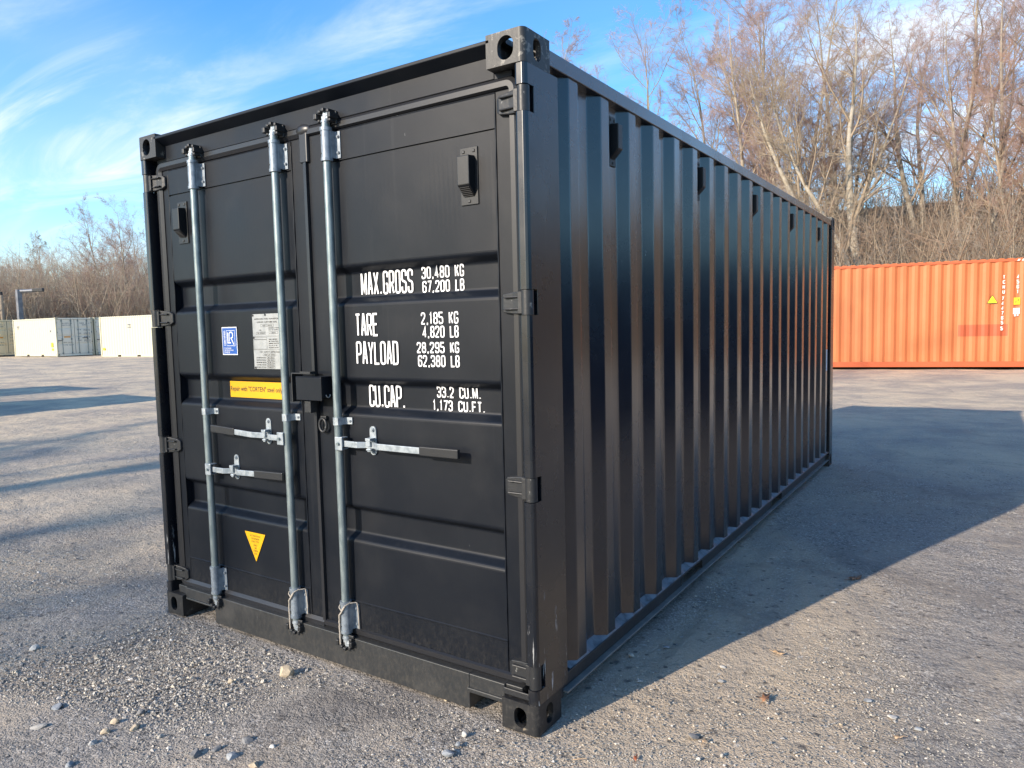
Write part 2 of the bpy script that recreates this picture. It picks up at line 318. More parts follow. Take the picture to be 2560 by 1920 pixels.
# ------------------------------------------------------------------ ground
def hill(x, y):
    """height of the ground: a flat yard that lifts slightly outward, a wooded bank behind"""
    dx, dy = x-3.8, y+2.2; r = np.hypot(dx, dy)
    z = 0.0066*np.clip(r-6.5, 0, 34)
    az = np.degrees(np.arctan2(-dx, dy))         # degrees left of +y
    front = np.clip((az+48)/14, 0, 1)*np.clip((112-az)/25, 0, 1)
    right = np.clip((34-az)/18, 0, 1)
    r0 = 72-40*right
    t = np.clip((r-r0)/(65-15*right), 0, 1); t = t*t*(3-2*t)
    return z+t*front*(4.0+8.0*right)
def gz(x, y): return float(hill(np.array(x, float), np.array(y, float)))
def build_ground():
    rs = np.concatenate([[0], np.geomspace(0.5, 14, 110), np.geomspace(14.6, 900, 80)]); na = 300
    th = np.linspace(0, 2*np.pi, na, endpoint=False); cx, cy = 3.0, 0.0
    X = [cx]; Y = [cy]
    R_, T_ = np.meshgrid(rs[1:], th, indexing='ij'); X = np.concatenate([[cx], (cx+R_*np.cos(T_)).ravel()]); Y = np.concatenate([[cy], (cy+R_*np.sin(T_)).ravel()])
    rng = np.random.default_rng(3); Z = hill(X, Y)
    near = np.clip(1-(np.hypot(X-cx, Y-cy))/16, 0, 1)
    und = np.zeros_like(X)
    for _ in range(26):
        k = rng.uniform(0.6, 7.0); a = rng.uniform(0, 2*np.pi); p = rng.uniform(0, 6.3); und += np.sin(k*(X*np.cos(a)+Y*np.sin(a))+p)*0.010/k**0.8
    inside = (X > -0.15) & (X < 2.6) & (Y > -0.15) & (Y < 6.2)
    Z = Z+np.where(inside, -0.004, np.minimum(und*0.55, 0.02))*1.0-0.004
    V = np.stack([X, Y, Z], 1); nr = len(rs)-1; f = []
    for i in range(na): f.append((0, 1+i, 1+(i+1) % na))
    for j in range(nr-1):
        b = 1+j*na
        for i in range(na): f.append((b+i, b+na+i, b+na+(i+1) % na, b+(i+1) % na))
    me = bpy.data.meshes.new('ground'); me.from_pydata(V.tolist(), [], f); me.polygons.foreach_set('use_smooth', [True]*len(f))
    m = bpy.data.materials.new('gravel_ground'); m.use_nodes = True; nt = m.node_tree; N = nt.nodes; L = nt.links; b = N['Principled BSDF']
    b.inputs['Roughness'].default_value = 0.93; b.inputs['Specular IOR Level'].default_value = 0.25
    tc = N.new('ShaderNodeTexCoord'); V_ = tc.outputs['Object']
    def noise(sc, det=5, ro=0.6, dist=0.0):
        n = N.new('ShaderNodeTexNoise'); mp = N.new('ShaderNodeMapping'); mp.inputs['Scale'].default_value = sc if isinstance(sc, tuple) else (sc,)*3
        L.new(V_, mp.inputs[0]); L.new(mp.outputs[0], n.inputs['Vector']); n.inputs['Scale'].default_value = 1; n.inputs['Detail'].default_value = det; n.inputs['Roughness'].default_value = ro; n.inputs['Distortion'].default_value = dist
        return n.outputs['Fac']
    def rng_(x, a, c, lo=0., hi=1.):
        r = N.new('ShaderNodeMapRange'); r.interpolation_type = 'SMOOTHSTEP'
        for i, v in enumerate((a, c, lo, hi)): r.inputs[i+1].default_value = v
        L.new(x, r.inputs[0]); return r.outputs[0]
    def mix(f_, a, c, mode='MIX'):
        x = N.new('ShaderNodeMix'); x.data_type = 'RGBA'; x.blend_type = mode
        if isinstance(f_, float): x.inputs['Factor'].default_value = f_
        else: L.new(f_, x.inputs['Factor'])
        for k, v in (('A', a), ('B', c)):
            if isinstance(v, tuple): x.inputs[k].default_value = (*v, 1)
            else: L.new(v, x.inputs[k])
        return x.outputs['Result']
    def vor(sc, feat='F1'):
        v = N.new('ShaderNodeTexVoronoi'); v.feature = feat; v.inputs['Scale'].default_value = sc; v.inputs['Randomness'].default_value = 1
        L.new(V_, v.inputs['Vector']); return v
    v1 = vor(140); v2 = vor(60)
    bw1 = N.new('ShaderNodeSeparateColor'); L.new(v1.outputs['Color'], bw1.inputs[0])
    bw2 = N.new('ShaderNodeSeparateColor'); L.new(v2.outputs['Color'], bw2.inputs[0])
    cr = N.new('ShaderNodeValToRGB'); e = cr.color_ramp.elements
    e[0].position = 0; e[0].color = (0.10, 0.095, 0.09, 1); e[1].position = 1; e[1].color = (0.80, 0.74, 0.66, 1)
    for p, c in ((0.35, (0.23, 0.215, 0.20, 1)), (0.62, (0.32, 0.30, 0.28, 1)), (0.85, (0.47, 0.43, 0.39, 1))):
        q = e.new(p); q.color = c
    L.new(bw1.outputs['Red'], cr.inputs[0])
    cr2 = N.new('ShaderNodeValToRGB'); e = cr2.color_ramp.elements
    e[0].position = 0; e[0].color = (0.15, 0.15, 0.155, 1); e[1].position = 1; e[1].color = (0.62, 0.58, 0.53, 1)
    q = e.new(0.7); q.color = (0.33, 0.30, 0.28, 1)
    L.new(bw2.outputs['Green'], cr2.inputs[0])
    coarse = rng_(noise(1.1, 4), 0.42, 0.62)
    col = mix(mth_(N, L, 'MULTIPLY', coarse, 0.4), cr.outputs[0], cr2.outputs[0])
    fines = rng_(noise(2.2, 7, 0.65), 0.36, 0.66, 0.15, 0.70)
    col = mix(fines, col, (0.375, 0.33, 0.28))
    # sandy, drier drifts
    sand = rng_(noise((0.55, 0.22, 0.5), 6, 0.62, 0.6), 0.42, 0.62, 0.0, 0.8)
    col = mix(sand, col, (0.58, 0.465, 0.335))
    dark = rng_(noise((0.9, 0.9, 1), 7, 0.68, 0.5), 0.50, 0.66, 0, 0.55)
    col = mix(dark, col, (0.19, 0.17, 0.155))
    v3 = vor(24); s3 = N.new('ShaderNodeSeparateColor'); L.new(v3.outputs['Color'], s3.inputs[0]); blob3 = rng_(v3.outputs['Distance'], 0.34, 0.16, 0, 1)
    col = mix(mth_(N, L, 'MULTIPLY', blob3, rng_(s3.outputs['Red'], 0.86, 0.90, 0, 0.75)), col, (0.60, 0.56, 0.50))
    col = mix(mth_(N, L, 'MULTIPLY', blob3, rng_(s3.outputs['Green'], 0.78, 0.84, 0, 0.8)), col, (0.09, 0.085, 0.08))
    v4 = vor(9); s4 = N.new('ShaderNodeSeparateColor'); L.new(v4.outputs['Color'], s4.inputs[0]); blob4 = rng_(v4.outputs['Distance'], 0.26, 0.08, 0, 1)
    col = mix(mth_(N, L, 'MULTIPLY', mth_(N, L, 'MULTIPLY', blob4, rng_(s4.outputs['Blue'], 0.70, 0.78, 0, 0.8)), rng_(noise(30, 5, 0.7), 0.4, 0.55)), col, (0.11, 0.10, 0.095))
    crumb = rng_(noise((7., 16., 1), 7, 0.72, 1.2), 0.60, 0.70, 0, 0.55)
    col = mix(crumb, col, (0.12, 0.11, 0.10))
    # beyond the near yard the surface is packed sandy dirt; past its edge, leaf litter
    vm = N.new('ShaderNodeVectorMath'); vm.operation = 'DISTANCE'; L.new(V_, vm.inputs[0]); vm.inputs[1].default_value = (3.8, -2.2, 0)
    farm = rng_(vm.outputs['Value'], 3.5, 17, 0, 0.85)
    packed = mix(rng_(noise((0.8, 0.8, 1), 9, 0.72), 0.38, 0.62), (0.68, 0.54, 0.37), (0.40, 0.335, 0.27))
    col = mix(farm, col, packed)
    sepz = N.new('ShaderNodeSeparateXYZ'); L.new(V_, sepz.inputs[0])
    lit = rng_(sepz.outputs['Z'], 0.26, 0.55)
    litter = mix(rng_(noise(2.5, 8, 0.7), 0.35, 0.65), (0.22, 0.155, 0.10), (0.11, 0.085, 0.06))
    col = mix(lit, col, litter)
    L.new(col, b.inputs['Base Color'])
    # relief
    def bump(h, st, dist, prev=None):
        n = N.new('ShaderNodeBump'); n.inputs['Strength'].default_value = st; n.inputs['Distance'].default_value = dist
        L.new(h, n.inputs['Height'])
        if prev is not None: L.new(prev, n.inputs['Normal'])
        return n.outputs[0]
    nb = bump(noise(1.6, 4), 0.7, 0.10); nb = bump(noise(4.2, 5, 0.65), 0.7, 0.04, nb)
    nb = bump(noise(9, 8, 0.7), 0.9, 0.03, nb); nb = bump(noise(38, 6, 0.7), 0.8, 0.010, nb)
    inv1 = mth_(N, L, 'SUBTRACT', 1.0, v1.outputs['Distance']); inv2 = mth_(N, L, 'SUBTRACT', 1.0, v2.outputs['Distance'])
    nb = bump(inv2, 0.45, 0.008, nb); nb = bump(inv1, 0.6, 0.006, nb)
    L.new(nb, b.inputs['Normal'])
    o = link('ground', me, m); tag(o, 'grey and sandy gravel ground of the storage yard', 'ground', kind='structure')
def mth_(N, L, op, a, b):
    n = N.new('ShaderNodeMath'); n.operation = op
    for i, v in enumerate((a, b)):
        if isinstance(v, (int, float)): n.inputs[i].default_value = v
        else: L.new(v, n.inputs[i])
    return n.outputs[0]
build_ground()

# ------------------------------------------------------------------ the black container
YF = 0.058            # front plane of the door frames
LEN, WID, HGT = 6.058, 2.438, 2.591
H0 = empty('shipping_container')
tag(H0, 'large black shipping container with steel doors and white weight lettering in the foreground', 'container')

def fitting_mesh(name, top):
    """a corner casting with oval holes: local box x 0..162 (outer face x=162), y 0..178 (outer face y=0), z 0..118"""
    def solid(verts_fn):
        mb = MB(); verts_fn(mb); me = mb.mesh('tmp'); bm = bmesh.new(); bm.from_mesh(me); bmesh.ops.remove_doubles(bm, verts=bm.verts, dist=1e-5); bmesh.ops.recalc_face_normals(bm, faces=bm.faces); bm.to_mesh(me); bm.free()
        ob = bpy.data.objects.new('tmp', me); COL.objects.link(ob); return ob
    def stad(cx, cz, w, h, n=10):
        r = w/2; c = h/2-r; P = []
        for i in range(n+1): a = math.pi*i/n; P.append((cx+r*math.cos(a), cz+c+r*math.sin(a)))
        for i in range(n+1): a = math.pi+math.pi*i/n; P.append((cx+r*math.cos(a), cz-c+r*math.sin(a)))
        return P
    def outer(mb):
        r = 0.022; P = [(0, 0)]
        for i in range(7): a = -math.pi/2+math.pi/2*i/6; P.append((0.162-r+r*math.cos(a), r+r*math.sin(a)))
        P += [(0.162, 0.178), (0, 0.178)]
        mb.prism(P, 2, 0, 0.118)
    A = solid(outer)
    cuts = [solid(lambda mb: mb.box(0.022, 0.140, 0.022, 0.156, 0.020, 0.098)),
            solid(lambda mb: mb.prism(stad(0.084, 0.059, (0.068 if top else 0.056), (0.084 if top else 0.078)), 1, -0.02, 0.05)),
            solid(lambda mb: mb.prism(stad(0.089, 0.059, 0.052, 0.080), 0, 0.11, 0.19)),
            solid(lambda mb: mb.prism(stad(0.081, 0.089, 0.062, 0.110), 2, (0.08 if top else -0.02), (0.14 if top else 0.05)))]
    for c in cuts:
        m_ = A.modifiers.new('b', 'BOOLEAN'); m_.operation = 'DIFFERENCE'; m_.solver = 'EXACT'; m_.object = c
    dg = bpy.context.evaluated_depsgraph_get(); dg.update()
    me = bpy.data.meshes.new_from_object(A.evaluated_get(dg)); me.name = name
    for o in [A]+cuts: bpy.data.objects.remove(o)
    return me
def mirrored(me, sx, sy):
    m2 = me.copy()
    M_ = Matrix.Diagonal((sx, sy, 1, 1)); m2.transform(M_)
    if sx*sy < 0: m2.flip_normals()
    return m2
FT = fitting_mesh('corner_fitting_top', True); FB = fitting_mesh('corner_fitting_bottom', False)
for zi, base, m_ in ((HGT-0.118, FT, M['fitting']), (0.0, FB, M['fitting_low'])):
    for xs in (1, -1):
        for ys in (1, -1):
            me = mirrored(base, xs, ys)
            o = link('corner_fitting', me, m_, H0, bevel=0.003)
            o.location = ((WID-0.162) if xs > 0 else 0.162, 0 if ys > 0 else LEN, zi)

# corner posts: front ones are a rounded nose with a recess behind; rear ones plain channels
def front_post(sx):
    X = (lambda x: x) if sx > 0 else (lambda x: WID-x)
    pr = [(2.4375, 0.236), (2.4375, 0.022), (2.433, 0.010), (2.424, 0.0045), (2.400, 0.0045), (2.3925, 0.009), (2.391, 0.018), (2.391, 0.075), (2.335, 0.078), (2.335, 0.135), (2.370, 0.14), (2.370, 0.236)]
    P = [(X(a), b) for a, b in pr]
    if sx > 0: P = P[::-1]
    mb = MB(); cuts = []
    # cut away the nose where hinge knuckles sit
    hz = [2.352, 1.632, 0.942, 0.222]; segs = []; z = 0.118
    for h in sorted(hz): segs.append((z, h-0.047)); z = h+0.047
    segs.append((z, HGT-0.118))
    for a, b in segs: mb.prism(P, 2, a, b)
    notch = [(2.4375, 0.236), (2.4375, 0.062), (2.414, 0.062), (2.414, 0.075), (2.335, 0.078), (2.335, 0.135), (2.370, 0.14), (2.370, 0.236)]
    Q = [(X(a), b) for a, b in notch]
    if sx > 0: Q = Q[::-1]
    for h in sorted(hz): mb.prism(Q, 2, h-0.047, h+0.047)
    # straps that carry the pins
    mb.build('corner_post', M['paint_post'], H0, bevel=0.002)
front_post(1); front_post(-1)
for sx in (1, -1):
    X = (lambda x: x) if sx > 0 else (lambda x: WID-x)
    mb = MB(); a, b = sorted((X(2.4375), X(2.30))); mb.box(a, b, 5.905, 6.055, 0.118, HGT-0.118)
    mb.build('corner_post', M['paint_post'], H0, bevel=0.006)

# header with rain gutter
mb = MB()
mb.box(0.162, WID-0.162, 0.048, 0.12, 2.452, 2.556)
mb.prism([(0.0, 2.562), (0.05, 2.530), (0.0502, 2.576), (0.0, 2.575)], 0, 0.150, WID-0.150)
mb.box(0.085, 0.162, 0.050, 0.12, 2.45, 2.473); mb.box(WID-0.162, WID-0.085, 0.050, 0.12, 2.45, 2.473)
mb.build('door_header', M['paint'], H0, bevel=0.002)
# sill with forklift openings
mb = MB(); mb.box(0.425, 2.105, 0.020, 0.12, 0.014, 0.160); mb.box(0.162, 0.425, 0.0205, 0.12, 0.098, 0.160); mb.box(2.105, WID-0.162, 0.0205, 0.12, 0.088, 0.160)
mb.box(2.098, WID-0.164, 0.010, 0.022, 0.088, 0.106)
mb.box(0.175, 0.43, 0.012, 0.022, 0.098, 0.108); mb.box(0.085, 0.162, 0.03, 0.12, 0.118, 0.16); mb.box(WID-0.162, WID-0.085, 0.03, 0.12, 0.118, 0.16)
mb.build('door_sill', M['rail'], H0, bevel=0.003)
mb = MB()      # welded plate on the sill beside the right corner
mb.box(2.275, 2.392, 0.014, 0.022, 0.126, 0.152); mb.build('sill_plate', M['castblk'], H0, bevel=0.003)

# door leaves
BANDS = [(1.823, 1.796, 1.690, 1.660), (1.330, 1.304, 1.204, 1.175), (0.760, 0.736, 0.632, 0.603)]
def panel_profile():
    yo, yi = YF-0.003, YF+0.036
    P = [(yo+0.004, 2.410), (yo, 2.402), (yo, 2.280), (yo+0.007, 2.2785), (yo+0.007, 2.2735), (yo, 2.272)]
    def corner(a, b, c, r=0.010):
        out = []; la = math.hypot(a[0]-b[0], a[1]-b[1]); lc = math.hypot(c[0]-b[0], c[1]-b[1])
        A = (b[0]+(a[0]-b[0])/la*r, b[1]+(a[1]-b[1])/la*r); C = (b[0]+(c[0]-b[0])/lc*r, b[1]+(c[1]-b[1])/lc*r)
        for t in (0, .25, .5, .75, 1): out.append(((1-t)**2*A[0]+2*t*(1-t)*b[0]+t*t*C[0], (1-t)**2*A[1]+2*t*(1-t)*b[1]+t*t*C[1]))
        return out
    for z0, z1, z2, z3 in BANDS:
        q = [(yo, z0+0.05), (yo, z0), (yi, z1), (yi, z2), (yo, z3), (yo, z3-0.05)]
        for i in range(1, 5): P += corner(q[i-1], q[i], q[i+1], 0.009 if i in (2, 3) else 0.012)
    P += [(yo, 0.325), (yo-0.003, 0.322), (yo-0.003, 0.317), (yo, 0.314), (yo, 0.196), (yo+0.004, 0.190)]
    return P
PP = panel_profile()
def panel_y(z):
    for (a, b), (c, d) in zip(PP, PP[1:]):
        if d <= z <= b: return a+(c-a)*((b-z)/max(b-d, 1e-9))
    return YF
def sag(x, z, x0, x1):     # pressed steel is never quite flat
    u = (x-x0)/(x1-x0); e = max(0, math.sin(math.pi*u))**0.6
    return e*(0.0016*math.sin(3.1*x+2.3*z)+0.0012*math.sin(7.3*x-4.1*z+1.0))
def make_door(x0, x1, px0, px1):
    mb = MB(); T = 0.052
    # frame: four box sections
    mb.box(x0, px0, YF, YF+T, 0.190, 2.410); mb.box(px1, x1, YF, YF+T, 0.190, 2.410)
    mb.box(x0, x1, YF+0.0015, YF+T, 2.410, 2.436); mb.box(x0, x1, YF+0.0015, YF+T, 0.178, 0.190)
    d = mb.build('door', M['paint'], H0, bevel=0.0025)
    p = MB(); n = 40
    vs = []
    for i in range(n+1):
        x = px0+0.0005+(px1-px0-0.001)*i/n
        vs += [(x, a+sag(x, b, px0, px1), b) for a, b in PP]
    k = len(PP)
    p.add(vs, [(i*k+j, i*k+j+1, (i+1)*k+j+1, (i+1)*k+j) for i in range(n) for j in range(k-1)], False)
    p.build('door_panel', M['paint'], d)
    # bead of weld down both sides of the pressed panel
    w = MB()
    for x in (px0+0.001, px1-0.001):
        pts = [(x, YF-0.0015+0.0012*math.sin(z*40), z) for z in np.arange(0.195, 2.405, 0.03)]; w.tube(pts, 0.0035, 6)
    w.build('weld_bead', M['paint'], d)
    return d
DL = make_door(0.082, 1.226, 0.168, 1.144)
DR = make_door(1.252, 2.352, 1.350, 2.273)
tag(DL, 'left door leaf with two locking bars'); tag(DR, 'right door leaf with the weight lettering')
def ribbon(pts, w, d, name, parent, m_):
    """rubber lip: a lens section swept round a polyline in the x-z plane at the door face"""
    mb = MB(); n = len(pts); sec = [(-w/2, 0), (-w*0.36, -d), (w*0.12, -d), (w*0.2, -d*0.8), (w/2, 0)]
    rings = []
    for i, p in enumerate(pts):
        a = Vector(pts[max(i-1, 0)]); b = Vector(pts[min(i+1, n-1)]); t = (b-a).normalized(); nn = Vector((-t.y, t.x))
        rings.append([(p[0]+nn.x*s, YF-0.004+dd, p[1]+nn.y*s) for s, dd in sec])
    k = len(sec); vs = [v for r in rings for v in r]
    mb.add(vs, [(i*k+j, (i+1)*k+j, (i+1)*k+j+1, i*k+j+1) for i in range(n-1) for j in range(k-1)], False)
    return mb.build(name, m_, parent)
def arc(cx, cz, r, a0, a1, n=6): return [(cx+r*math.cos(math.radians(a0+(a1-a0)*i/n)), cz+r*math.sin(math.radians(a0+(a1-a0)*i/n))) for i in range(n+1)]
r_ = 0.03
gl = [(1.238, 2.433)]+[(0.60, 2.433)]+arc(0.096+r_, 2.433-r_, r_, 90, 180)+[(0.096, 1.2)]+arc(0.096+r_, 0.176+r_, r_, 180, 270)+[(0.6, 0.176), (1.238, 0.176)]
gr = [(1.240, 2.433)]+[(1.8, 2.433)]+arc(2.358-r_, 2.433-r_, r_, 90, 0)+[(2.358, 1.2)]+arc(2.358-r_, 0.176+r_, r_, 0, -90)+[(1.8, 0.176), (1.240, 0.176)]
ribbon(gl, 0.042, 0.010, 'gasket', DL, M['gasket']); ribbon(gr, 0.042, 0.010, 'gasket', DR, M['gasket'])
mb = MB(); mb.prism([(1.226, YF-0.002), (1.230, YF-0.012), (1.250, YF-0.014), (1.2515, YF-0.002), (1.2515, YF+0.03), (1.226, YF+0.03)], 2, 0.190, 2.43)
mb.build('meeting_strip', M['gasket'], DL)
mb = MB(); mb.sphere((1.236, YF-0.004, 2.440), 0.05, 14, 8, (1, 0.35, 0.55)); mb.prism([(1.214, YF-0.016), (1.262, YF-0.016), (1.268, YF), (1.208, YF)], 2, 2.30, 2.44); mb.build('gasket_corner', M['gasket'], DL, bevel=0.006)

# hinges
def hinge(side, z, door):
    X = (lambda x: x) if side > 0 else (lambda x: WID-x)
    mb = MB()
    # forged leaf tapering from the pin to the door
    zs = [(2.285, 0.022), (2.300, 0.034), (2.345, 0.040), (2.392, 0.043)]
    top = [(X(a), z+b) for a, b in zs]; bot = [(X(a), z-b) for a, b in zs]
    yo = [YF-0.010, YF-0.018, YF-0.022, YF-0.030]
    vs = []
    for (a, b), y in zip(top, yo): vs.append((a, y, b))
    for (a, b), y in zip(bot, yo): vs.append((a, y, b))
    for (a, b), y in zip(top, yo): vs.append((a, YF+0.004, b))
    for (a, b), y in zip(bot, yo): vs.append((a, YF+0.004, b))
    fs = []
    for i in range(3): fs += [(i, i+1, 5+i, 4+i), (8+i, 12+i, 13+i, 9+i), (i, 8+i, 9+i, i+1), (4+i, 5+i, 13+i, 12+i)]
    fs += [(0, 4, 12, 8), (3, 11, 15, 7)]
    if side > 0: pass
    mb.add(vs, fs, False)
    # two ribs
    for dz in (0.022, -0.022):
        a, b = sorted((X(2.308), X(2.392))); mb.box(a, b, YF-0.034, YF-0.016, z+dz-0.0035, z+dz+0.0035)
    me = mb.mesh('hinge'); bm = bmesh.new(); bm.from_mesh(me); bmesh.ops.recalc_face_normals(bm, faces=bm.faces); bm.to_mesh(me); bm.free()
    o = link('hinge', me, M['castblk'], door, bevel=0.004)
    k = MB(); k.cyl((X(2.413), 0.030, z-0.045), (X(2.413), 0.030, z+0.045), 0.023, 20)
    a, b = sorted((X(2.375), X(2.413))); k.box(a, b, 0.020, 0.050, z-0.040, z+0.040)
    k.build('hinge_knuckle', M['castblk'], door, bevel=0.002)
for z in (2.352, 1.632, 0.942, 0.222): hinge(1, z, DR); hinge(-1, z, DL)

# locking bars
YB = 0.019; RB = 0.0180
def bolt(mb, x, y, z, r=0.007): mb.cyl((x, y+0.002, z), (x, y-0.006, z), r, 8); mb.cyl((x, y-0.006, z), (x, y-0.009, z), r*0.6, 8)
def locking_bar(x, rope=False):
    mb = MB(); mb.cyl((x, YB, 0.17), (x, YB, 2.43), RB, 24); bar = mb.build('locking_bar', M['galv'], H0)
    for z0, z1 in ((2.275, 2.412), (0.183, 0.325)):
        b = MB(); b.cyl((x, YB, z0), (x, YB, z1), 0.0235, 24); 
        for zz in (z0, z1-0.01): b.cyl((x, YB, zz-0.002), (x, YB, zz+0.012), 0.0262, 24)
        for s in (1, -1):
            pl = [(x+s*0.016, YB-0.004), (x+s*0.024, YB+0.004), (x+s*0.026, YF-0.010), (x+s*0.050, YF-0.008), (x+s*0.050, YF-0.003), (x+s*0.018, YF-0.003)]
            b.prism(pl if s > 0 else pl[::-1], 2, z0+0.012, z1-0.012)
            for zz in (z0+0.035, z1-0.035): bolt(b, x+s*0.040, YF-0.008, zz)
        bo = b.build('bar_bracket', M['zinc_dull'], bar, bevel=0.0015)
        for dz in (0.03, (z1-z0)-0.03):
            c = MB(); c.cyl((x-0.012, YB-0.0215, z0+dz), (x-0.012, YB-0.024, z0+dz), 0.0035, 8); c.build('bracket_hole', M['dark'], bar)
    # middle guide
    g = MB(); g.cyl((x, YB, 1.129), (x, YB, 1.163), 0.0222, 24)
    g.prism([(x, YB-0.0222), (x+0.018, YB-0.018), (x+0.024, YB+0.004), (x+0.030, YF-0.014), (x+0.056, YF-0.009), (x+0.056, YF-0.003), (x+0.010, YF-0.003)], 2, 1.131, 1.161)
    g.prism([(x-0.010, YF-0.003), (x-0.050, YF-0.003), (x-0.050, YF-0.009), (x-0.026, YF-0.014), (x-0.020, YB)], 2, 1.131, 1.161)
    bolt(g, x+0.045, YF-0.009, 1.146); bolt(g, x-0.042, YF-0.009, 1.146)
    g.build('bar_guide', M['zinc'], bar, bevel=0.0012)
    # cams and keepers
    for top in (1, 0):
        z = 2.447 if top else 0.150; s = 1 if top else -1
        c = MB(); c.cyl((x, YB, z-s*0.036), (x, YB, z+s*0.001), 0.0175, 20); c.cyl((x, YB, z-s*0.012), (x, YB, z-s*0.004), 0.0205, 20)
        c.cyl((x, YB, z-s*0.004), (x, YB, z+s*0.024), 0.0125, 12); z += s*0.006
        c.box(x-0.019, x+0.019, YB-0.008, YB+0.016, *sorted((z-s*0.004, z+s*0.012)))
        c.box(x-0.006, x+0.030, YB-0.010, YB+0.010, *sorted((z+s*0.006, z+s*0.026)))
        c.build('locking_cam', M['zinc'], bar, bevel=0.003)
        k = MB(); rnd = random.Random(int(x*100)+top)
        for dx, dz, w_, h_, yy in ((-0.036, 0.004, 0.020, 0.026, 0.004), (-0.018, 0.022, 0.018, 0.014, 0.008), (0.004, 0.026, 0.018, 0.016, 0.004), (0.026, 0.020, 0.016, 0.016, 0.010), (0.036, 0.0, 0.018, 0.024, 0.006), (0.030, -0.018, 0.020, 0.014, 0.012), (-0.026, -0.014, 0.014, 0.012, 0.014)):
            yy += (-0.012 if not top else -0.010); dx *= 1.15; dz += 0.006
            k.box(x+dx-w_/2, x+dx+w_/2, yy, 0.050 if top else 0.024, z+s*dz-h_/2, z+s*dz+h_/2)
        k.box(x-0.046, x+0.046, 0.036 if top else 0.012, 0.0495 if top else 0.0215, z-0.026, z+0.030)
        k.build('cam_keeper', M['castblk'], bar, bevel=0.004)
    return bar
B1 = locking_bar(0.447); B2 = locking_bar(1.074); B3 = locking_bar(1.416)

def handle(xb, z, pts, xl, zl, xg0, xg1):
    """pts: (x, y, z) centre line of the flat bar"""
    h = MB(); hh = 0.0135; t = 0.005
    n = len(pts); vs = []
    for i, p in enumerate(pts): 
        vs += [(p[0], p[1]-t, p[2]-hh), (p[0], p[1]-t, p[2]+hh), (p[0], p[1]+t, p[2]+hh), (p[0], p[1]+t, p[2]-hh)]
    fs = [(i*4+a, i*4+(a+1) % 4, (i+1)*4+(a+1) % 4, (i+1)*4+a) for i in range(n-1) for a in range(4)]+[(0, 1, 2, 3), tuple(4*(n-1)+a for a in (3, 2, 1, 0))]
    h.add(vs, fs, False)
    me = h.mesh('door_handle'); bm = bmesh.new(); bm.from_mesh(me); bmesh.ops.recalc_face_normals(bm, faces=bm.faces); bm.to_mesh(me); bm.free()
    ho = link('door_handle', me, M['zinc'], H0, bevel=0.002)
    s = 1 if pts[-1][0] > xb else -1
    g = MB(); a, b = sorted((xg0, xg1)); zc = pts[-1][2]; yg = pts[-1][1]
    v = []; 
    z0g = np.interp(xg0*s, [p[0]*s for p in pts], [p[2] for p in pts]); z1g = zc
    for x, zz in ((xg0, z0g), (xg1, z1g)): v += [(x, yg-0.009, zz-0.019), (x, yg-0.009, zz+0.019), (x, yg+0.009, zz+0.019), (x, yg+0.009, zz-0.019)]
    g.add(v, [(0, 1, 5, 4), (1, 2, 6, 5), (2, 3, 7, 6), (3, 0, 4, 7), (0, 3, 2, 1), (4, 5, 6, 7)], False)
    me = g.mesh('grip'); bm = bmesh.new(); bm.from_mesh(me); bmesh.ops.recalc_face_normals(bm, faces=bm.faces); bm.to_mesh(me); bm.free()
    link('grip', me, M['grip'], ho, bevel=0.004)
    u = MB(); xh = xb+s*0.022
    a, b = sorted((xb+s*0.002, xb+s*0.046)); u.box(a, b, YB-0.028, YB-0.020, z-0.030, z+0.030)
    a, b = sorted((xb+s*0.002, xb+s*0.040)); u.box(a, b, YB-0.020, YB+0.018, z-0.028, z-0.022); u.box(a, b, YB-0.020, YB+0.018, z+0.022, z+0.028)
    u.build('handle_hub', M['zinc'], ho, bevel=0.003)
    r = MB(); r.cyl((xb+s*0.026, YB-0.027, z), (xb+s*0.026, YB-0.036, z), 0.007, 10); r.build('pivot_rivet', M['galv'], ho)
    # catch and retainer on the door
    c = MB(); P = []
    for i in range(9): an = math.pi*i/8; P.append((xl+0.0185*math.cos(an), zl+0.045+0.0185*math.sin(an)))
    for i in range(9): an = math.pi+math.pi*i/8; P.append((xl+0.0185*math.cos(an), zl-0.045+0.0185*math.sin(an)))
    c.prism(P[::-1], 1, YF-0.008, YF-0.0025)
    bolt(c, xl, YF-0.008, zl+0.048, 0.009); bolt(c, xl, YF-0.008, zl-0.048, 0.009)
    zh = z; c.box(xl-0.013, xl+0.013, 0.018, YF-0.006, zh-0.024, zh-0.0165); c.box(xl-0.015, xl+0.015, 0.016, YF-0.006, zh+0.017, zh+0.030)
    c.box(xl-0.011, xl+0.011, 0.017, 0.024, zh-0.006, zh+0.029); c.box(xl-0.008, xl+0.008, 0.020, 0.025, zh-0.030, zh-0.014)
    c.build('handle_catch', M['zinc'], ho, bevel=0.003)
    return ho
ya = YB-0.010
def hp(s, xb, z0, xl, xg0, xg1, dz1, dz2):
    return [(xb+s*0.030, ya, z0), (xl-s*0.055, ya, z0-0.001), (xl-s*0.022, ya+0.024, z0-0.002), (xl+s*0.020, ya+0.024, z0-0.001), (xl+s*0.070, ya-0.006, z0+dz1*0.4), (xg0, ya-0.008, z0+dz1), (xg1-s*0.003, ya-0.008, z0+dz2)]
handle(1.074, 1.046, hp(-1, 1.074, 1.046, 0.897, 0.702, 0.515, 0.010, 0.018), 0.897, 1.066, 0.702, 0.512)
handle(0.447, 0.848, hp(1, 0.447, 0.848, 0.632, 0.842, 1.050, 0.010, 0.016), 0.632, 0.866, 0.842, 1.052)
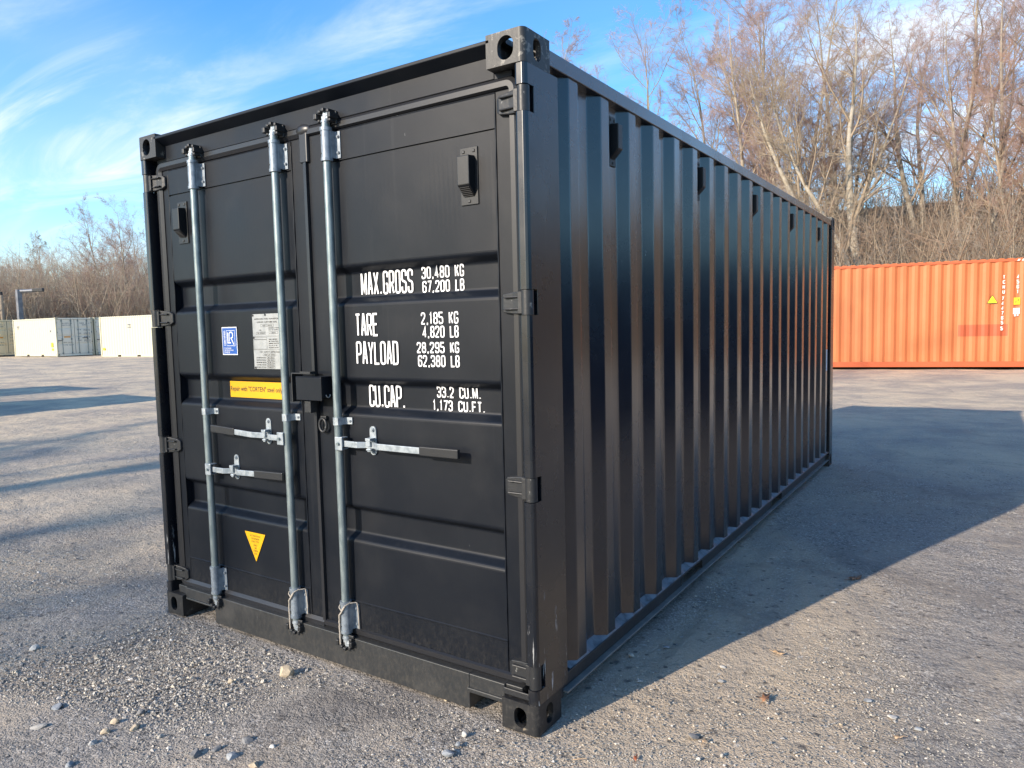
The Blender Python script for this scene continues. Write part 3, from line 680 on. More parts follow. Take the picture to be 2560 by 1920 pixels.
handle(1.416, 1.050, hp(1, 1.416, 1.050, 1.594, 1.902, 2.098, 0.002, 0.003), 1.594, 1.066, 1.902, 2.100)

# lock box, its bracket on the other leaf, ring and hook
mb = MB()
x0, x1, y0, y1, z0, z1 = 1.190, 1.357, -0.017, YF-0.001, 1.236, 1.343; t = 0.006
mb.box(x0, x1, y0, y0+t, z0, z1-0.004); mb.box(x0, x0+t, y0+t, y1, z0, z1-0.004); mb.box(x1-t, x1, y0+t, y1, z0+0.012, z1-0.004); mb.box(x0, x1, y0, y1, z1-0.0035, z1)
lb = mb.build('lock_box', M['paint'], H0, bevel=0.002)
mb = MB(); mb.box(1.222, 1.262, 0.000, 0.040, 1.176, 1.232); mb.build('lock_stub', M['castblk'], lb, bevel=0.003)
mb = MB(); mb.tube([(x1+0.004, 0.018+0.012*math.cos(a), 1.262-0.013*math.sin(a)) for a in np.linspace(0, math.pi, 9)], 0.0022, 6); mb.build('padlock_hook', M['zinc'], lb)
mb = MB(); mb.box(1.143, 1.149, -0.004, YF, 1.224, 1.352); mb.box(1.143, 1.205, -0.004, 0.020, 1.3525, 1.358); mb.prism([(1.205, -0.006), (1.275, -0.006), (1.275, 0.030), (1.205, 0.030)], 2, 1.3535, 1.3645)
mb.build('lock_bracket', M['castblk'], H0, bevel=0.0015)
mb = MB(); mb.box(1.276, 1.312, YF-0.016, YF, 1.143, 1.160)
ri = mb.build('tie_ring', M['castblk'], H0, bevel=0.003)
mb = MB(); pts = []
for i in range(21):
    a = math.radians(70+360*i/20*0.99); pts.append((1.294+0.022*math.cos(a), YF-0.018, 1.118+0.030*math.sin(a)*(1.0)))
mb.tube(pts, 0.0068, 8); mb.build('ring', M['castblk'], ri)
mb = MB(); mb.tube([(1.372+0.008*math.cos(a), YF-0.012, 1.232+0.016*math.sin(a)) for a in np.linspace(math.pi*0.9, 2.1*math.pi, 9)], 0.003, 6)
mb.build('seal_hook', M['castblk'], H0)

# vents
def vent(fn, parent, name='vent'):
    """fn(a, d, z): a across (0..0.082), d out from the wall, z up (0..0.215)"""
    def bx(mb, a0, a1, d0, d1, z0, z1, tb=0, bb=0):
        P = [fn(a0, d0, z0), fn(a1, d0, z0), fn(a1, d0, z1), fn(a0, d0, z1), fn(a0, d1, z0+bb), fn(a1, d1, z0+bb), fn(a1, d1, z1-tb), fn(a0, d1, z1-tb)]
        mb.add(P, [(0, 1, 2, 3), (4, 7, 6, 5), (0, 4, 5, 1), (1, 5, 6, 2), (2, 6, 7, 3), (3, 7, 4, 0)], False)
    def fin(mb, n_, m_, par, bev):
        me = mb.mesh(n_); bm = bmesh.new(); bm.from_mesh(me); bmesh.ops.recalc_face_normals(bm, faces=bm.faces); bm.to_mesh(me); bm.free()
        return link(n_, me, m_, par, bevel=bev)
    mb = MB(); bx(mb, 0, 0.082, 0.0, 0.005, 0, 0.215)
    v = fin(mb, name, M['plast'], parent, 0.0015)
    mb = MB(); bx(mb, 0.013, 0.069, 0.004, 0.044, 0.030, 0.182, 0.004, 0.040); fin(mb, 'vent_hood', M['plast'], v, 0.003)
    mb = MB()
    for i in range(6):
        z = 0.034+0.0055*i; d = 0.008+0.0052*i*1.05
        bx(mb, 0.018, 0.064, d, d+0.0035, z-0.002, z+0.0005)
    fin(mb, 'vent_grille', M['dark'], v, 0)
    for a, z in ((0.017, 0.200), (0.065, 0.200), (0.041, 0.014)):
        mb = MB(); bx(mb, a-0.006, a+0.006, 0.0045, 0.0085, z-0.006, z+0.006); fin(mb, 'vent_screw', M['castblk'], v, 0.002)
    return v
yv = YF-0.004
vent(lambda a, d, z: (2.109+a, yv-d, 2.012+z), DR); vent(lambda a, d, z: (0.246+a, yv-d, 2.017+z), DL)

# lettering on the right leaf
def on_panel(mb_unused=None, lift=0.0018): return lambda x, z, k: (x, panel_y(z)-lift-k-0.0012, z)
def word(txt, x0, x1, z0, z1, w=0.0098, gap=0.42):
    w *= 0.72; gap *= 1.45 if w < 0.009 else 1.25; ws_ = txt.split(' ')
    adv = [sum(NARROW.get(c, 1.0) for c in t)+gap*(len(t)-1) for t in ws_]; sp = 0.75+gap*1.4
    k = (x1-x0)/(sum(adv)+sp*(len(ws_)-1)); x = x0
    for t, a in zip(ws_, adv):
        mb = MB(); lettering(t, x, x+a*k, z0, z1, w, on_panel(), mb, gap); mb.build('lettering', M['white'], DR); x += (a+sp)*k
word('MAX.GROSS', 1.517, 1.817, 1.695, 1.795, 0.0125, 0.48)
word('30,480 KG', 1.864, 2.082, 1.748, 1.797, 0.0085); word('67,200 LB', 1.866, 2.082, 1.692, 1.740, 0.0085)
word('TARE', 1.512, 1.647, 1.518, 1.617, 0.0125); word('PAYLOAD', 1.512, 1.757, 1.396, 1.497, 0.0125)
word('2,185 KG', 1.886, 2.077, 1.562, 1.611, 0.0085); word('4,820 LB', 1.892, 2.077, 1.508, 1.556, 0.0085)
word('28,295 KG', 1.859, 2.077, 1.446, 1.491, 0.0085); word('62,380 LB', 1.863, 2.078, 1.390, 1.438, 0.0085)
word('CU.CAP.', 1.541, 1.752, 1.208, 1.306, 0.0125); word('33.2 CU.M.', 1.926, 2.150, 1.262, 1.308, 0.0085); word('1,173 CU.FT.', 1.902, 2.168, 1.208, 1.252, 0.0085)

# stickers on the left leaf
yp = YF-0.003
def card(name, x0, x1, z0, z1, y, m_, parent, t=0.0015):
    mb = MB(); mb.box(x0, x1, y-t, y-0.0002, z0, z1); return mb.build(name, m_, parent)
def at_y(y): return lambda x, z, k: (x, y-k, z)
st = card('certification_sticker', 0.568, 0.688, 1.436, 1.576, yp-0.003, M['white'], DL)
card('blue_field', 0.5725, 0.6835, 1.441, 1.571, yp-0.0046, M['blue'], st, 0.0008)
mb = MB(); y = yp-0.0060
fr = [(0.607, 1.482), (0.672, 1.482), (0.672, 1.558), (0.607, 1.558)]; vs, fs = stroke_strip(fr, True, 0.0022); mb.add([(a, y, b) for a, b in vs], fs)
vs, fs = stroke_strip([(0.616, 1.549), (0.616, 1.497), (0.640, 1.497)], False, 0.006); mb.add([(a, y, b) for a, b in vs], fs)
vs, fs = stroke_strip(fillet([(0.628, 1.503), (0.628, 1.5495), (0.656, 1.5495), (0.656, 1.524), (0.640, 1.520)], False, 0.012, 1), False, 0.006); mb.add([(a, y-0.0004, b) for a, b in vs], fs)
vs, fs = stroke_strip([(0.642, 1.523), (0.664, 1.488)], False, 0.006); mb.add([(a, y-0.0008, b) for a, b in vs], fs)
font_text('CERTIFIED', 0, 0.076, 0, 0.014, lambda x, z, k: (0.598-z, y, 1.482+x), mb, 0.02)
for i, s_ in enumerate(('CONTAINER', 'CERTIFICATION', 'SCHEME')): font_text(s_, 0.583, 0.583+(0.058, 0.074, 0.045)[i], 1.466-0.010*i, 1.473-0.010*i, at_y(y), mb, 0.01)
mb.build('sticker_mark', M['white'], st)
ap = card('approval_plate', 0.816, 1.034, 1.369, 1.634, yp-0.004, M['plate'], DL, 0.002)
mb = MB(); y = yp-0.0066
def line(s_, x0, x1, z, h=0.0075): font_text(s_, x0, x1, z, z+h, at_y(y), mb, 0.012)
def rct(x0, x1, z0, z1):
    vs, fs = stroke_strip([(x0, z0), (x1, z0), (x1, z1), (x0, z1)], True, 0.0012); mb.add([(a, y+0.0003, b) for a, b in vs], fs)
line('APPROVED FOR TRANSPORT', 0.832, 1.018, 1.606); line('UNDER CUSTOMS SEAL', 0.850, 1.000, 1.591); rct(0.878, 0.972, 1.572, 1.584); line('GB C 0519', 0.890, 0.960, 1.575, 0.006)
line('TYPE', 0.862, 0.880, 1.553, 0.005); rct(0.842, 0.912, 1.536, 1.547); line('20 22G1', 0.850, 0.905, 1.5385, 0.006)
line('MANUFACTURER', 0.935, 1.010, 1.563, 0.005); line('NO. OF SERIES', 0.935, 1.005, 1.554, 0.005); rct(0.938, 1.000, 1.538, 1.548); line('2021', 0.955, 0.985, 1.540, 0.006)
rct(0.820, 0.918, 1.512, 1.521); rct(0.820, 0.918, 1.465, 1.510); rct(0.820, 1.030, 1.4615, 1.5265)
for i, s_ in enumerate(('TIMBER COMPONENT', 'IM TREATED', 'IMMUNITY', 'DATE', 'INSPECTION')): line(s_, 0.932, 0.995+0.006*(i % 3), 1.509-0.010*i, 0.0055)
line('CSC SAFETY APPROVAL', 0.862, 1.010, 1.447); rct(0.885, 0.980, 1.432, 1.442); line('GB LR 1093', 0.893, 0.972, 1.434, 0.006)
for i, s_ in enumerate(('DATE MANUFACTURED', 'IDENTIFICATION NO.', 'MAXIMUM GROSS', 'ALLOWABLE STACKING', 'RACKING TEST LOAD')):
    z = 1.420-0.0115*i; line(s_, 0.834, 0.906, z, 0.006); rct(0.912, 0.970, z-0.001, z+0.008); line('30,480 KG' if i > 1 else '08 2021', 0.918, 0.962, z+0.0005, 0.0055)
mb.build('plate_text', M['ink'], ap)
for x, z in ((0.822, 1.628), (0.914, 1.629), (0.822, 1.520), (0.826, 1.375), (1.026, 1.628), (1.026, 1.375)): mb = MB(); mb.cyl((x, yp-0.004, z), (x, yp-0.0085, z), 0.0052, 10); mb.build('plate_rivet', M['castblk'], ap)
yi = YF+0.036
yw = card('repair_sticker', 0.556, 0.967, 1.218, 1.300, yi-0.0015, M['yellow'], DL)
mb = MB(); font_text('Repair with "CORTEN" steel only', 0.561, 0.962, 1.243, 1.276, at_y(yi-0.0036), mb, 0.012); mb.build('sticker_text', M['ink'], yw)
mb = MB(); mb.prism([(0.669, 0.539), (0.829, 0.539), (0.749, 0.391)], 1, yp-0.0045, yp-0.0030)
me = mb.mesh('warning_sticker'); bm = bmesh.new(); bm.from_mesh(me); bmesh.ops.recalc_face_normals(bm, faces=bm.faces); bm.to_mesh(me); bm.free()
ws = link('warning_sticker', me, M['yellow'], DL)
mb = MB()
for i, (s_, w) in enumerate((('ATTENTION', 0.080), ('THIS CONTAINER', 0.062), ('IS BUILT WITH', 0.056), ('ONLY', 0.028), ('AND', 0.016), ('CORTEN', 0.034), ('STEEL', 0.022))):
    z = 0.518-0.0145*i-(0.004 if i > 2 else 0); font_text(s_, 0.749-w/2, 0.749+w/2, z, z+0.0085, at_y(yp-0.0052), mb, 0.0)
mb.build('sticker_text', M['ink'], ws)

# side walls
P0, PER, FO, SL = 0.339, 0.28215, 0.076, 0.066
XO, XI = 2.4285, 2.3925
def corr_profile():
    P = [(0.20, XI), (P0-SL, XI)]
    for k in range(20):
        y = P0+k*PER; P += [(y, XO), (y+FO, XO), (y+FO+SL, XI)]
        P += [(y+PER-SL, XI)] if k < 19 else [(5.93, XI)]
    return P
CP = corr_profile()
def rounded(P, r=0.007):
    out = [P[0]]
    for a, b, c in zip(P, P[1:], P[2:]):
        la = math.hypot(a[0]-b[0], a[1]-b[1]); lc = math.hypot(c[0]-b[0], c[1]-b[1])
        A = (b[0]+(a[0]-b[0])/la*r, b[1]+(a[1]-b[1])/la*r); C = (b[0]+(c[0]-b[0])/lc*r, b[1]+(c[1]-b[1])/lc*r)
        out += [((1-t)**2*A[0]+2*t*(1-t)*b[0]+t*t*C[0], (1-t)**2*A[1]+2*t*(1-t)*b[1]+t*t*C[1]) for t in (0, .33, .67, 1)]
    return out+[P[-1]]
CR = rounded(CP)
def wav(y, z): return 0.0010*math.sin(2.1*y+1.3*z)+0.0008*math.sin(5.7*y-2.2*z)
def side(sx):
    mb = MB(); prof = CR
    fn = (lambda p, t: (p[1]+wav(p[0], t), p[0], t)) if sx > 0 else (lambda p, t: (WID-p[1], p[0], t))
    mb.sheet(prof, fn, 0.150, 2.505, False, 8)
    # smooth only where the bend is rounded
    me = mb.mesh('side_panel'); 
    if sx < 0: me.flip_normals()
    return link('side_panel', me, M['paint_side'], H0)
side(1); side(-1)
for sx in (1, -1):
    X = (lambda x: x) if sx > 0 else (lambda x: WID-x)
    def bx(mb, a, b, *r): a, b = sorted((X(a), X(b))); mb.box(a, b, *r)
    mb = MB(); bx(mb, 2.375, 2.4345, 0.178, LEN-0.178, 2.503, 2.562); mb.build('top_rail', M['paint_side'], H0, bevel=0.004)
    # bottom rail: a channel, broken by two forklift pockets
    mb = MB()
    for a, b in ((0.236, 1.590), (1.940, 3.575), (3.925, 5.905)):
        bx(mb, 2.405, 2.4105, a, b, 0.078, 0.150)
    bx(mb, 2.385, 2.437, 0.226, 5.90, 0.1515, 0.158)
    for a, b in ((1.590, 1.940), (3.575, 3.925)):
        bx(mb, 2.30, 2.412, a-0.004, a, 0.0765, 0.150); bx(mb, 2.30, 2.412, b, b+0.004, 0.0765, 0.150)
        bx(mb, 2.24, 2.25, a, b, 0.0765, 0.150)
    for a in (0.178, 5.82): bx(mb, 2.36, 2.415, a, a+0.06, 0.05, 0.150)
    mb.build('bottom_rail', M['rail'], H0, bevel=0.0015)
    mb = MB(); bx(mb, 2.405, 2.4365, 0.236, 5.905, 0.068, 0.0765); mb.build('rail_lip', M['rail_pale'], H0, bevel=0.0015)
    # pale sealant bead between the wall and the rail
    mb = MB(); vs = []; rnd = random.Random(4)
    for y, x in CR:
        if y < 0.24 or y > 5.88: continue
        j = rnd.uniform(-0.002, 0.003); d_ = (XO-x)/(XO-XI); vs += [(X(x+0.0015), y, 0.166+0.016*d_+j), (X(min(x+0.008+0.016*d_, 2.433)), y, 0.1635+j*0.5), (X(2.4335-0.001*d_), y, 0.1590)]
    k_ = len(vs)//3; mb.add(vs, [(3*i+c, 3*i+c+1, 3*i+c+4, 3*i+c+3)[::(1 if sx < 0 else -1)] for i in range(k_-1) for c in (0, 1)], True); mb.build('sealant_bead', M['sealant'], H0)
# rear wall, roof, floor
mb = MB(); P = []
for k in range(9):
    x = 0.14+k*0.25; P += [(x, LEN-0.012), (x+0.11, LEN-0.012), (x+0.125, LEN-0.048), (x+0.235, LEN-0.048)]
mb.sheet(P, lambda p, t: (p[0], p[1], t), 0.15, 2.51, False); mb.box(0.162, WID-0.162, LEN-0.08, LEN-0.004, 2.50, 2.565); mb.box(0.162, WID-0.162, LEN-0.08, LEN-0.004, 0.02, 0.155)
mb.build('rear_wall', M['paint_side'], H0)
mb = MB(); P = []
y = 0.12
while y < 5.85: P += [(y, 2.555), (y+0.09, 2.555), (y+0.105, 2.573), (y+0.19, 2.573)]; y += 0.209
mb.sheet(P+[(LEN-0.05, 2.555)], lambda p, t: (t, p[0], p[1]), 0.05, WID-0.05, False)
mb.build('roof_panel', M['paint'], H0)
mb = MB(); mb.box(0.05, WID-0.05, 0.115, LEN-0.06, 0.125, 0.145)
for k in range(19):
    y = 0.35+k*0.29
    if not (1.55 < y < 1.98 or 3.54 < y < 3.96): mb.box(0.05, WID-0.05, y, y+0.045, 0.05, 0.124)
mb.build('floor', M['dark'], H0)
for k in range(5):
    a = 0.7585+k*1.1286
    vent(lambda u, d, z, a=a: (XI+d, a+0.003+u*0.78, 2.247+z), H0)
mb = MB(); mb.box(XO+0.0005, XO+0.002, 5.708, 5.76, 1.02, 1.24); mb.build('white_sticker', M['white'], H0)

# rope tied round two of the lower brackets
def rope(xb, label):
    t = empty('rope_tie', (xb, YB, 0.30)); rnd = random.Random(int(xb*50))
    def tb(pts, r=0.0030): 
        mb = MB(); pp = []
        for i in range(len(pts)-1):
            for k in range(5):
                s = k/5; p = [pts[i][j]*(1-s)+pts[i+1][j]*s for j in range(3)]; pp.append((p[0]+rnd.uniform(-.0012, .0012), p[1]+rnd.uniform(-.001, .001), p[2]+rnd.uniform(-.001, .001)))
        pp.append(pts[-1]); mb.tube(pp, r, 6); return mb
    tb([(-0.027, -0.006, 0.010), (-0.020, -0.022, 0.0), (0.0, -0.029, -0.010), (0.016, -0.023, 0.012), (0.026, -0.004, 0.022), (0.046, 0.024, 0.020), (0.052, 0.026, -0.03), (0.055, 0.024, -0.10)]).build('loop', M['rope'], t)
    tb([(0.018, -0.024, 0.012), (0.0, -0.030, -0.018), (-0.016, -0.026, -0.034), (-0.024, -0.020, -0.07), (-0.022, -0.021, -0.12), (-0.027, -0.016, -0.175)], 0.0042).build('hanging_end', M['rope'], t)
    tag(t, label, 'rope', 'frayed rope ties on the lower bar brackets')
rope(1.074, 'frayed pale rope tied round the lower bracket of the middle locking bar')
rope(1.416, 'frayed pale rope tied round the lower bracket of the right-hand locking bar')

# ------------------------------------------------------------------ other containers
def rusty(base, dark, rust=0.5):
    def fn(H, col):
        r, n, mx = H['rng'], H['noise'], H['mixc']
        c = mx(r(n((1.2, 1.2, 0.5), 5), 0.4, 0.7, 0, 0.5), col, dark)
        c = mx(r(n((7., 7., 1.2), 7, 0.7), 0.60, 0.74, 0, rust*0.6), c, (0.30, 0.09, 0.03))
        c = mx(r(n(16., 6, 0.7), 0.66, 0.72, 0, rust), c, (0.16, 0.055, 0.03))
        return c
    return fn
OR = (0.50, 0.145, 0.045)
M['orange'] = mat('orange_paint', OR, 0.5, bump=(6., 0.15, 0.01), extra=rusty(OR, (0.56, 0.185, 0.070)))
M['orange_rail'] = mat('orange_rail_paint', (0.50, 0.105, 0.035), 0.5, extra=rusty(OR, (0.42, 0.085, 0.03), 0.4))
M['orange_patch'] = mat('faded_red_patch', (0.45, 0.092, 0.033), 0.5)
CR_ = (0.54, 0.52, 0.39)
M['cream'] = mat('cream_paint', CR_, 0.5, extra=rusty(CR_, (0.50, 0.48, 0.39), 0.10))
M['greywhite'] = mat('grey_white_paint', (0.80, 0.76, 0.64), 0.5, extra=rusty((0, 0, 0), (0.72, 0.69, 0.58), 0.08))
M['tan'] = mat('tan_paint', (0.80, 0.67, 0.44), 0.5, extra=rusty((0, 0, 0), (0.66, 0.58, 0.33), 0.1))
M['navy'] = mat('navy_paint', (0.010, 0.018, 0.045), 0.5)
M['greytext'] = mat('grey_print', (0.12, 0.13, 0.15), 0.6)
M['label_orange'] = mat('orange_label', (0.72, 0.30, 0.02), 0.5)
M['dirty_white'] = mat('worn_white_print', (0.72, 0.66, 0.60), 0.6)
M['ylabel'] = mat('yellow_label', (0.80, 0.62, 0.02), 0.5)
def yard_container(loc, rz, L, Hh, mb_, mdoor, label, group, per=0.2815, zrail=0.158, texts=None, doors=True, mrail=None):
    e = empty('shipping_container', loc, rz); tag(e, label, 'container', group); W_ = 2.438; mrail = mrail or mb_
    n = int((L-0.30)/per); s0 = (L-n*per)/2
    P = [(0.08, 0.046)]
    for k in range(n):
        x = s0+k*per; P += [(x+0.005, 0.046), (x+0.073, 0.010), (x+0.145, 0.010), (x+0.213, 0.046)]
    P += [(L-0.08, 0.046)]
    mb = MB(); mb.sheet(P, lambda p, t: (p[0], p[1], t), 0.15, Hh-0.09, False, 1); mb.build('side_panel', mb_, e)
    mb = MB(); mb.sheet(P, lambda p, t: (p[0], W_-p[1], t), 0.15, Hh-0.09, False, 1); me = mb.mesh('side_panel'); me.flip_normals(); link('side_panel', me, mb_, e)
    for y0, y1 in ((0.004, 0.064), (W_-0.064, W_-0.004)):
        mb = MB(); mb.box(0.17, L-0.17, y0, y1, Hh-0.10, Hh-0.035); mb.build('top_rail', mrail, e, bevel=0.004)
        mb = MB()
        pk = [L/2-1.2, L/2+0.84] if L < 7 else []; a = 0.17
        for p_ in pk: mb.box(a, p_, y0-0.002, y1, 0.014, 0.160); mb.box(p_, p_+0.36, y0-0.001, y1, 0.125, 0.1595); a = p_+0.36
        mb.box(a, L-0.17, y0-0.002, y1, 0.014, 0.160); mb.build('bottom_rail', mrail, e, bevel=0.004)
    for x in (0, L-0.10):
        for y in (0, W_-0.10):
            mb = MB(); mb.box(x+0.003, x+0.097, y+0.003, y+0.097, 0.118, Hh-0.118); mb.build('corner_post', mrail, e, bevel=0.008)
    for zb, fm in ((Hh-0.118, FT), (0, FB)):
        for xs in (1, -1):
            for ys in (1, -1):
                o = link('corner_fitting', mirrored(fm, xs, ys), mrail, e); o.location = (L-0.162 if xs > 0 else 0.162, 0 if ys > 0 else W_, zb)
    mb = MB(); mb.box(0.05, L-0.05, 0.05, W_-0.05, Hh-0.055, Hh-0.03)
    k = 0.3
    while k < L-0.3: mb.box(k, k+0.12, 0.07, W_-0.07, Hh-0.0295, Hh-0.012); k += 0.21
    mb.build('roof_panel', mb_, e)
    mb = MB(); mb.box(0.05, L-0.12, 0.06, W_-0.06, 0.13, 0.15); mb.build('floor', M['dark'], e)
    mb = MB()
    P2 = [(0.1, 0.046)]+[q for k in range(8) for q in ((0.14+k*0.27+0.01, 0.046), (0.14+k*0.27+0.06, 0.012), (0.14+k*0.27+0.16, 0.012), (0.14+k*0.27+0.22, 0.046))]+[(2.338, 0.046)]
    mb.sheet(P2, lambda p, t: (p[1], p[0], t), 0.14, Hh-0.1, False); mb.box(0.01, 0.09, 0.15, W_-0.15, 0.02, 0.16); mb.box(0.01, 0.09, 0.15, W_-0.15, Hh-0.12, Hh-0.03); mb.build('rear_wall', mb_, e)
    # door end at x = L
    xf = L-0.055
    mb = MB(); mb.box(xf-0.03, L-0.01, 0.16, W_-0.16, Hh-0.12, Hh-0.03); mb.build('door_header', mdoor, e, bevel=0.004)
    mb = MB(); mb.box(xf-0.03, L-0.01, 0.16, W_-0.16, 0.02, 0.155); mb.build('door_sill', mdoor, e, bevel=0.004)
    for j, (y0, y1) in enumerate(((0.10, 1.212), (1.226, 2.338))):
        mb = MB(); z0, z1 = 0.165, Hh-0.13
        mb.box(xf-0.045, xf, y0, y0+0.08, z0, z1); mb.box(xf-0.045, xf, y1-0.08, y1, z0, z1); mb.box(xf-0.045, xf-0.001, y0+0.08, y1-0.08, z1-0.04, z1); mb.box(xf-0.045, xf-0.001, y0+0.08, y1-0.08, z0, z0+0.04)
        d = mb.build('door', mdoor, e, bevel=0.004)
        pr = [(xf-0.004, z1-0.04)]; hh = (z1-z0-0.08)
        for q in (0.76, 0.52, 0.28):
            zc = z0+0.04+hh*q; pr += [(xf-0.004, zc+0.085), (xf-0.038, zc+0.05), (xf-0.038, zc-0.05), (xf-0.004, zc-0.085)]
        pr += [(xf-0.004, z0+0.04)]
        mb = MB(); mb.sheet(pr, lambda p, t: (p[0], t, p[1]), y0+0.08, y1-0.08, False); mb.build('door_panel', mdoor, d)
        mb = MB(); r0 = [(y0-0.004, z0-0.006), (y1+0.004, z0-0.006), (y1+0.004, z1+0.006), (y0-0.004, z1+0.006)]; vs, fs = stroke_strip(r0, True, 0.022); mb.add([(xf+0.004, a, b) for a, b in vs], fs); mb.build('gasket', M['gasket'], d)
        for u in (0.27, 0.80):
            yb = y0+(y1-y0)*(u if j == 0 else 1-u)
            mb = MB(); mb.cyl((L-0.022, yb, 0.10), (L-0.022, yb, Hh-0.07), 0.019, 8)
            for z in (0.2, 1.15, Hh-0.22): mb.box(xf-0.002, L-0.014, yb-0.04, yb+0.04, z-0.05, z+0.05)
            mb.build('locking_bar', M['galv'] if mdoor is M['greywhite'] else mdoor, e)
        yb = y0+(y1-y0)*(0.27 if j == 0 else 0.73); mb = MB(); mb.box(L-0.03, L-0.012, yb-0.35, yb+0.02, 1.03+0.16*j, 1.07+0.16*j); mb.build('door_handle', M['castblk'], e, bevel=0.003)
        for z in (0.35, 0.95, 1.6, Hh-0.35):
            yh = y0-0.03 if j == 0 else y1+0.03; mb = MB(); mb.box(xf-0.01, L-0.018, yh-0.05, yh+0.05, z-0.05, z+0.05); mb.build('hinge', M['castblk'] if mdoor is M['greywhite'] else mdoor, d, bevel=0.005)
        if texts:
            mb = MB(); F = lambda y, z, k: (xf+0.0015+k, y, z)
            if j == 1:
                lettering('7023 18 4', y0+0.30, y1-0.12, Hh-0.42, Hh-0.35, 0.014, F, mb); lettering('22G1', y0+0.5, y1-0.3, Hh-0.53, Hh-0.47, 0.013, F, mb)
                for i, (a, b) in enumerate((('MAX GR', '30,480 KG'), ('TARE', '2,200 KG'), ('NET', '28,280 KG'), ('CU.CAP', '33.2 CU.M'))):
                    z = Hh-0.86-0.24*i; lettering(a, y0+0.16, y0+0.42, z, z+0.06, 0.012, F, mb); lettering(b, y0+0.58, y1-0.12, z+0.02, z+0.07, 0.010, F, mb); lettering('67,200 LB', y0+0.58, y1-0.12, z-0.05, z, 0.010, F, mb)
            else:
                lettering('SHIPPING', y0+0.32, y1-0.14, Hh-0.42, Hh-0.35, 0.014, F, mb); lettering('CONTAINER', y0+0.34, y1-0.18, Hh-0.54, Hh-0.48, 0.013, F, mb); lettering('33.2 CU.M', y0+0.36, y1-0.2, 0.90, 0.96, 0.012, F, mb); lettering('1,172 CU.FT', y0+0.36, y1-0.1, 0.72, 0.78, 0.012, F, mb)
            mb.build('lettering', M['greytext'], d)
            if j == 0: mb = MB(); mb.box(xf+0.001, xf+0.004, y0+0.42, y1-0.28, 1.25, 1.33); mb.build('orange_label', M['label_orange'], d)
    return e
GW = 'pale containers in the row at the far side of the yard'
cB = yard_container((-47.95-6.058, 21.30, 0.25), math.radians(0.6), 6.058, 2.591, M['cream'], M['greywhite'], 'cream container with sunlit side and grey double doors, left of the wider cream one', GW, texts=True)
off = (math.cos(math.radians(99.6))*2.52, math.sin(math.radians(99.6))*2.52)
cC = yard_container((-47.90-6.058, 23.84, 0.26), math.radians(0.2), 6.058, 2.591, M['cream'], M['greywhite'], 'grey-doored container mostly hidden between the two cream containers', GW, texts=True)
cD = yard_container((-44.43, 22.40, 0.195), math.radians(3.4), 6.058, 2.591, M['cream'], M['greywhite'], 'cream container seen side-on, right against the black container in the picture', GW, texts=True)
cA = yard_container((-55.9-6.058, 20.45, gz(-56, 21)+0.08), math.radians(0.5), 6.058, 2.591, M['tan'], M['tan'], 'tan container with its doors facing us, at the left edge of the picture', GW, texts=True)
def bits(e, items):
    for nm, m_, (x0, x1, z0, z1) in items:
        mb = MB(); mb.box(x0, x1, 0.004, 0.009, z0, z1); mb.build(nm, m_, e)
bits(cB, [('yellow_label', M['ylabel'], (5.30, 5.52, 0.62, 0.92)), ('yellow_label', M['ylabel'], (5.36, 5.62, 0.40, 0.54)), ('grey_label', M['greytext'], (5.26, 5.42, 1.62, 1.76)), ('grey_label', M['greytext'], (0.62, 0.95, 2.02, 2.10)), ('grey_label', M['greytext'], (0.66, 0.9, 1.90, 1.96))])
bits(cD, [('yellow_label', M['ylabel'], (0.24, 0.48, 0.42, 0.58)), ('orange_label', M['label_orange'], (0.42, 0.98, 0.03, 0.14)), ('grey_label', M['greytext'], (3.05, 3.35, 1.98, 2.06)), ('grey_label', M['greytext'], (3.02, 3.4, 1.84, 1.90))])
for k in range(2):
    mb = MB(); mb.box(5.925, 5.930, 0.35+1.15*k, 1.0+1.15*k, 0.33, 0.46); mb.build('orange_label', M['label_orange'], cA)
# two more just outside the left edge of the picture; their shadows lie across the yard
cE = yard_container((-13.7, -4.2, gz(-15, 0)), math.radians(90), 6.058, 2.591, M['cream'], M['greywhite'], 'cream container standing just beyond the left edge of the picture', 'containers out of frame')
cG = yard_container((9.6+2.438, -3.2, gz(10, 3)), math.radians(90), 12.192, 2.591, M['navy'], M['navy'], 'long dark blue container added unseen beyond the right edge to darken the side wall reflections', 'containers out of frame')  # added out of view so the black side ribs reflect something dark
cF = yard_container((-18.6, -3.4, gz(-19, 0)), math.radians(90), 6.058, 2.591, M['tan'], M['tan'], 'tan container standing well beyond the left edge of the picture', 'containers out of frame')

TH = math.radians(12.94); du = (math.cos(TH), math.sin(TH)); s0 = 5.75-12.192
cO = yard_container((0.145+du[0]*s0, 20.145+du[1]*s0, 0.165), TH, 12.192, 2.896, M['orange'], M['orange'], 'long orange container with a white number down its side, beyond the black one', None, per=0.2795, mrail=M['orange_rail'])
def ofn(xc): return lambda x, z, k: (xc+x, 0.006-k, z)
def vertical(txt, xc, ztop, h, step, w, m_):
    mb = MB()
    for i, c in enumerate(txt):
        if c != ' ': lettering(c, -h*0.28, h*0.28, ztop-step*i-h, ztop-step*i, w, ofn(xc), mb)
    mb.build('lettering', m_, cO)
XL = 4.05-s0
vertical('TCNU', XL, 2.44, 0.10, 0.130, 0.020, M['dirty_white']); vertical('744765', XL-0.015, 1.88, 0.10, 0.128, 0.020, M['dirty_white']); vertical('5', XL-0.02, 1.09, 0.105, 0.12, 0.024, M['dirty_white'])
vertical('45G1', XL+0.315, 2.44, 0.105, 0.130, 0.022, M['dirty_white'])
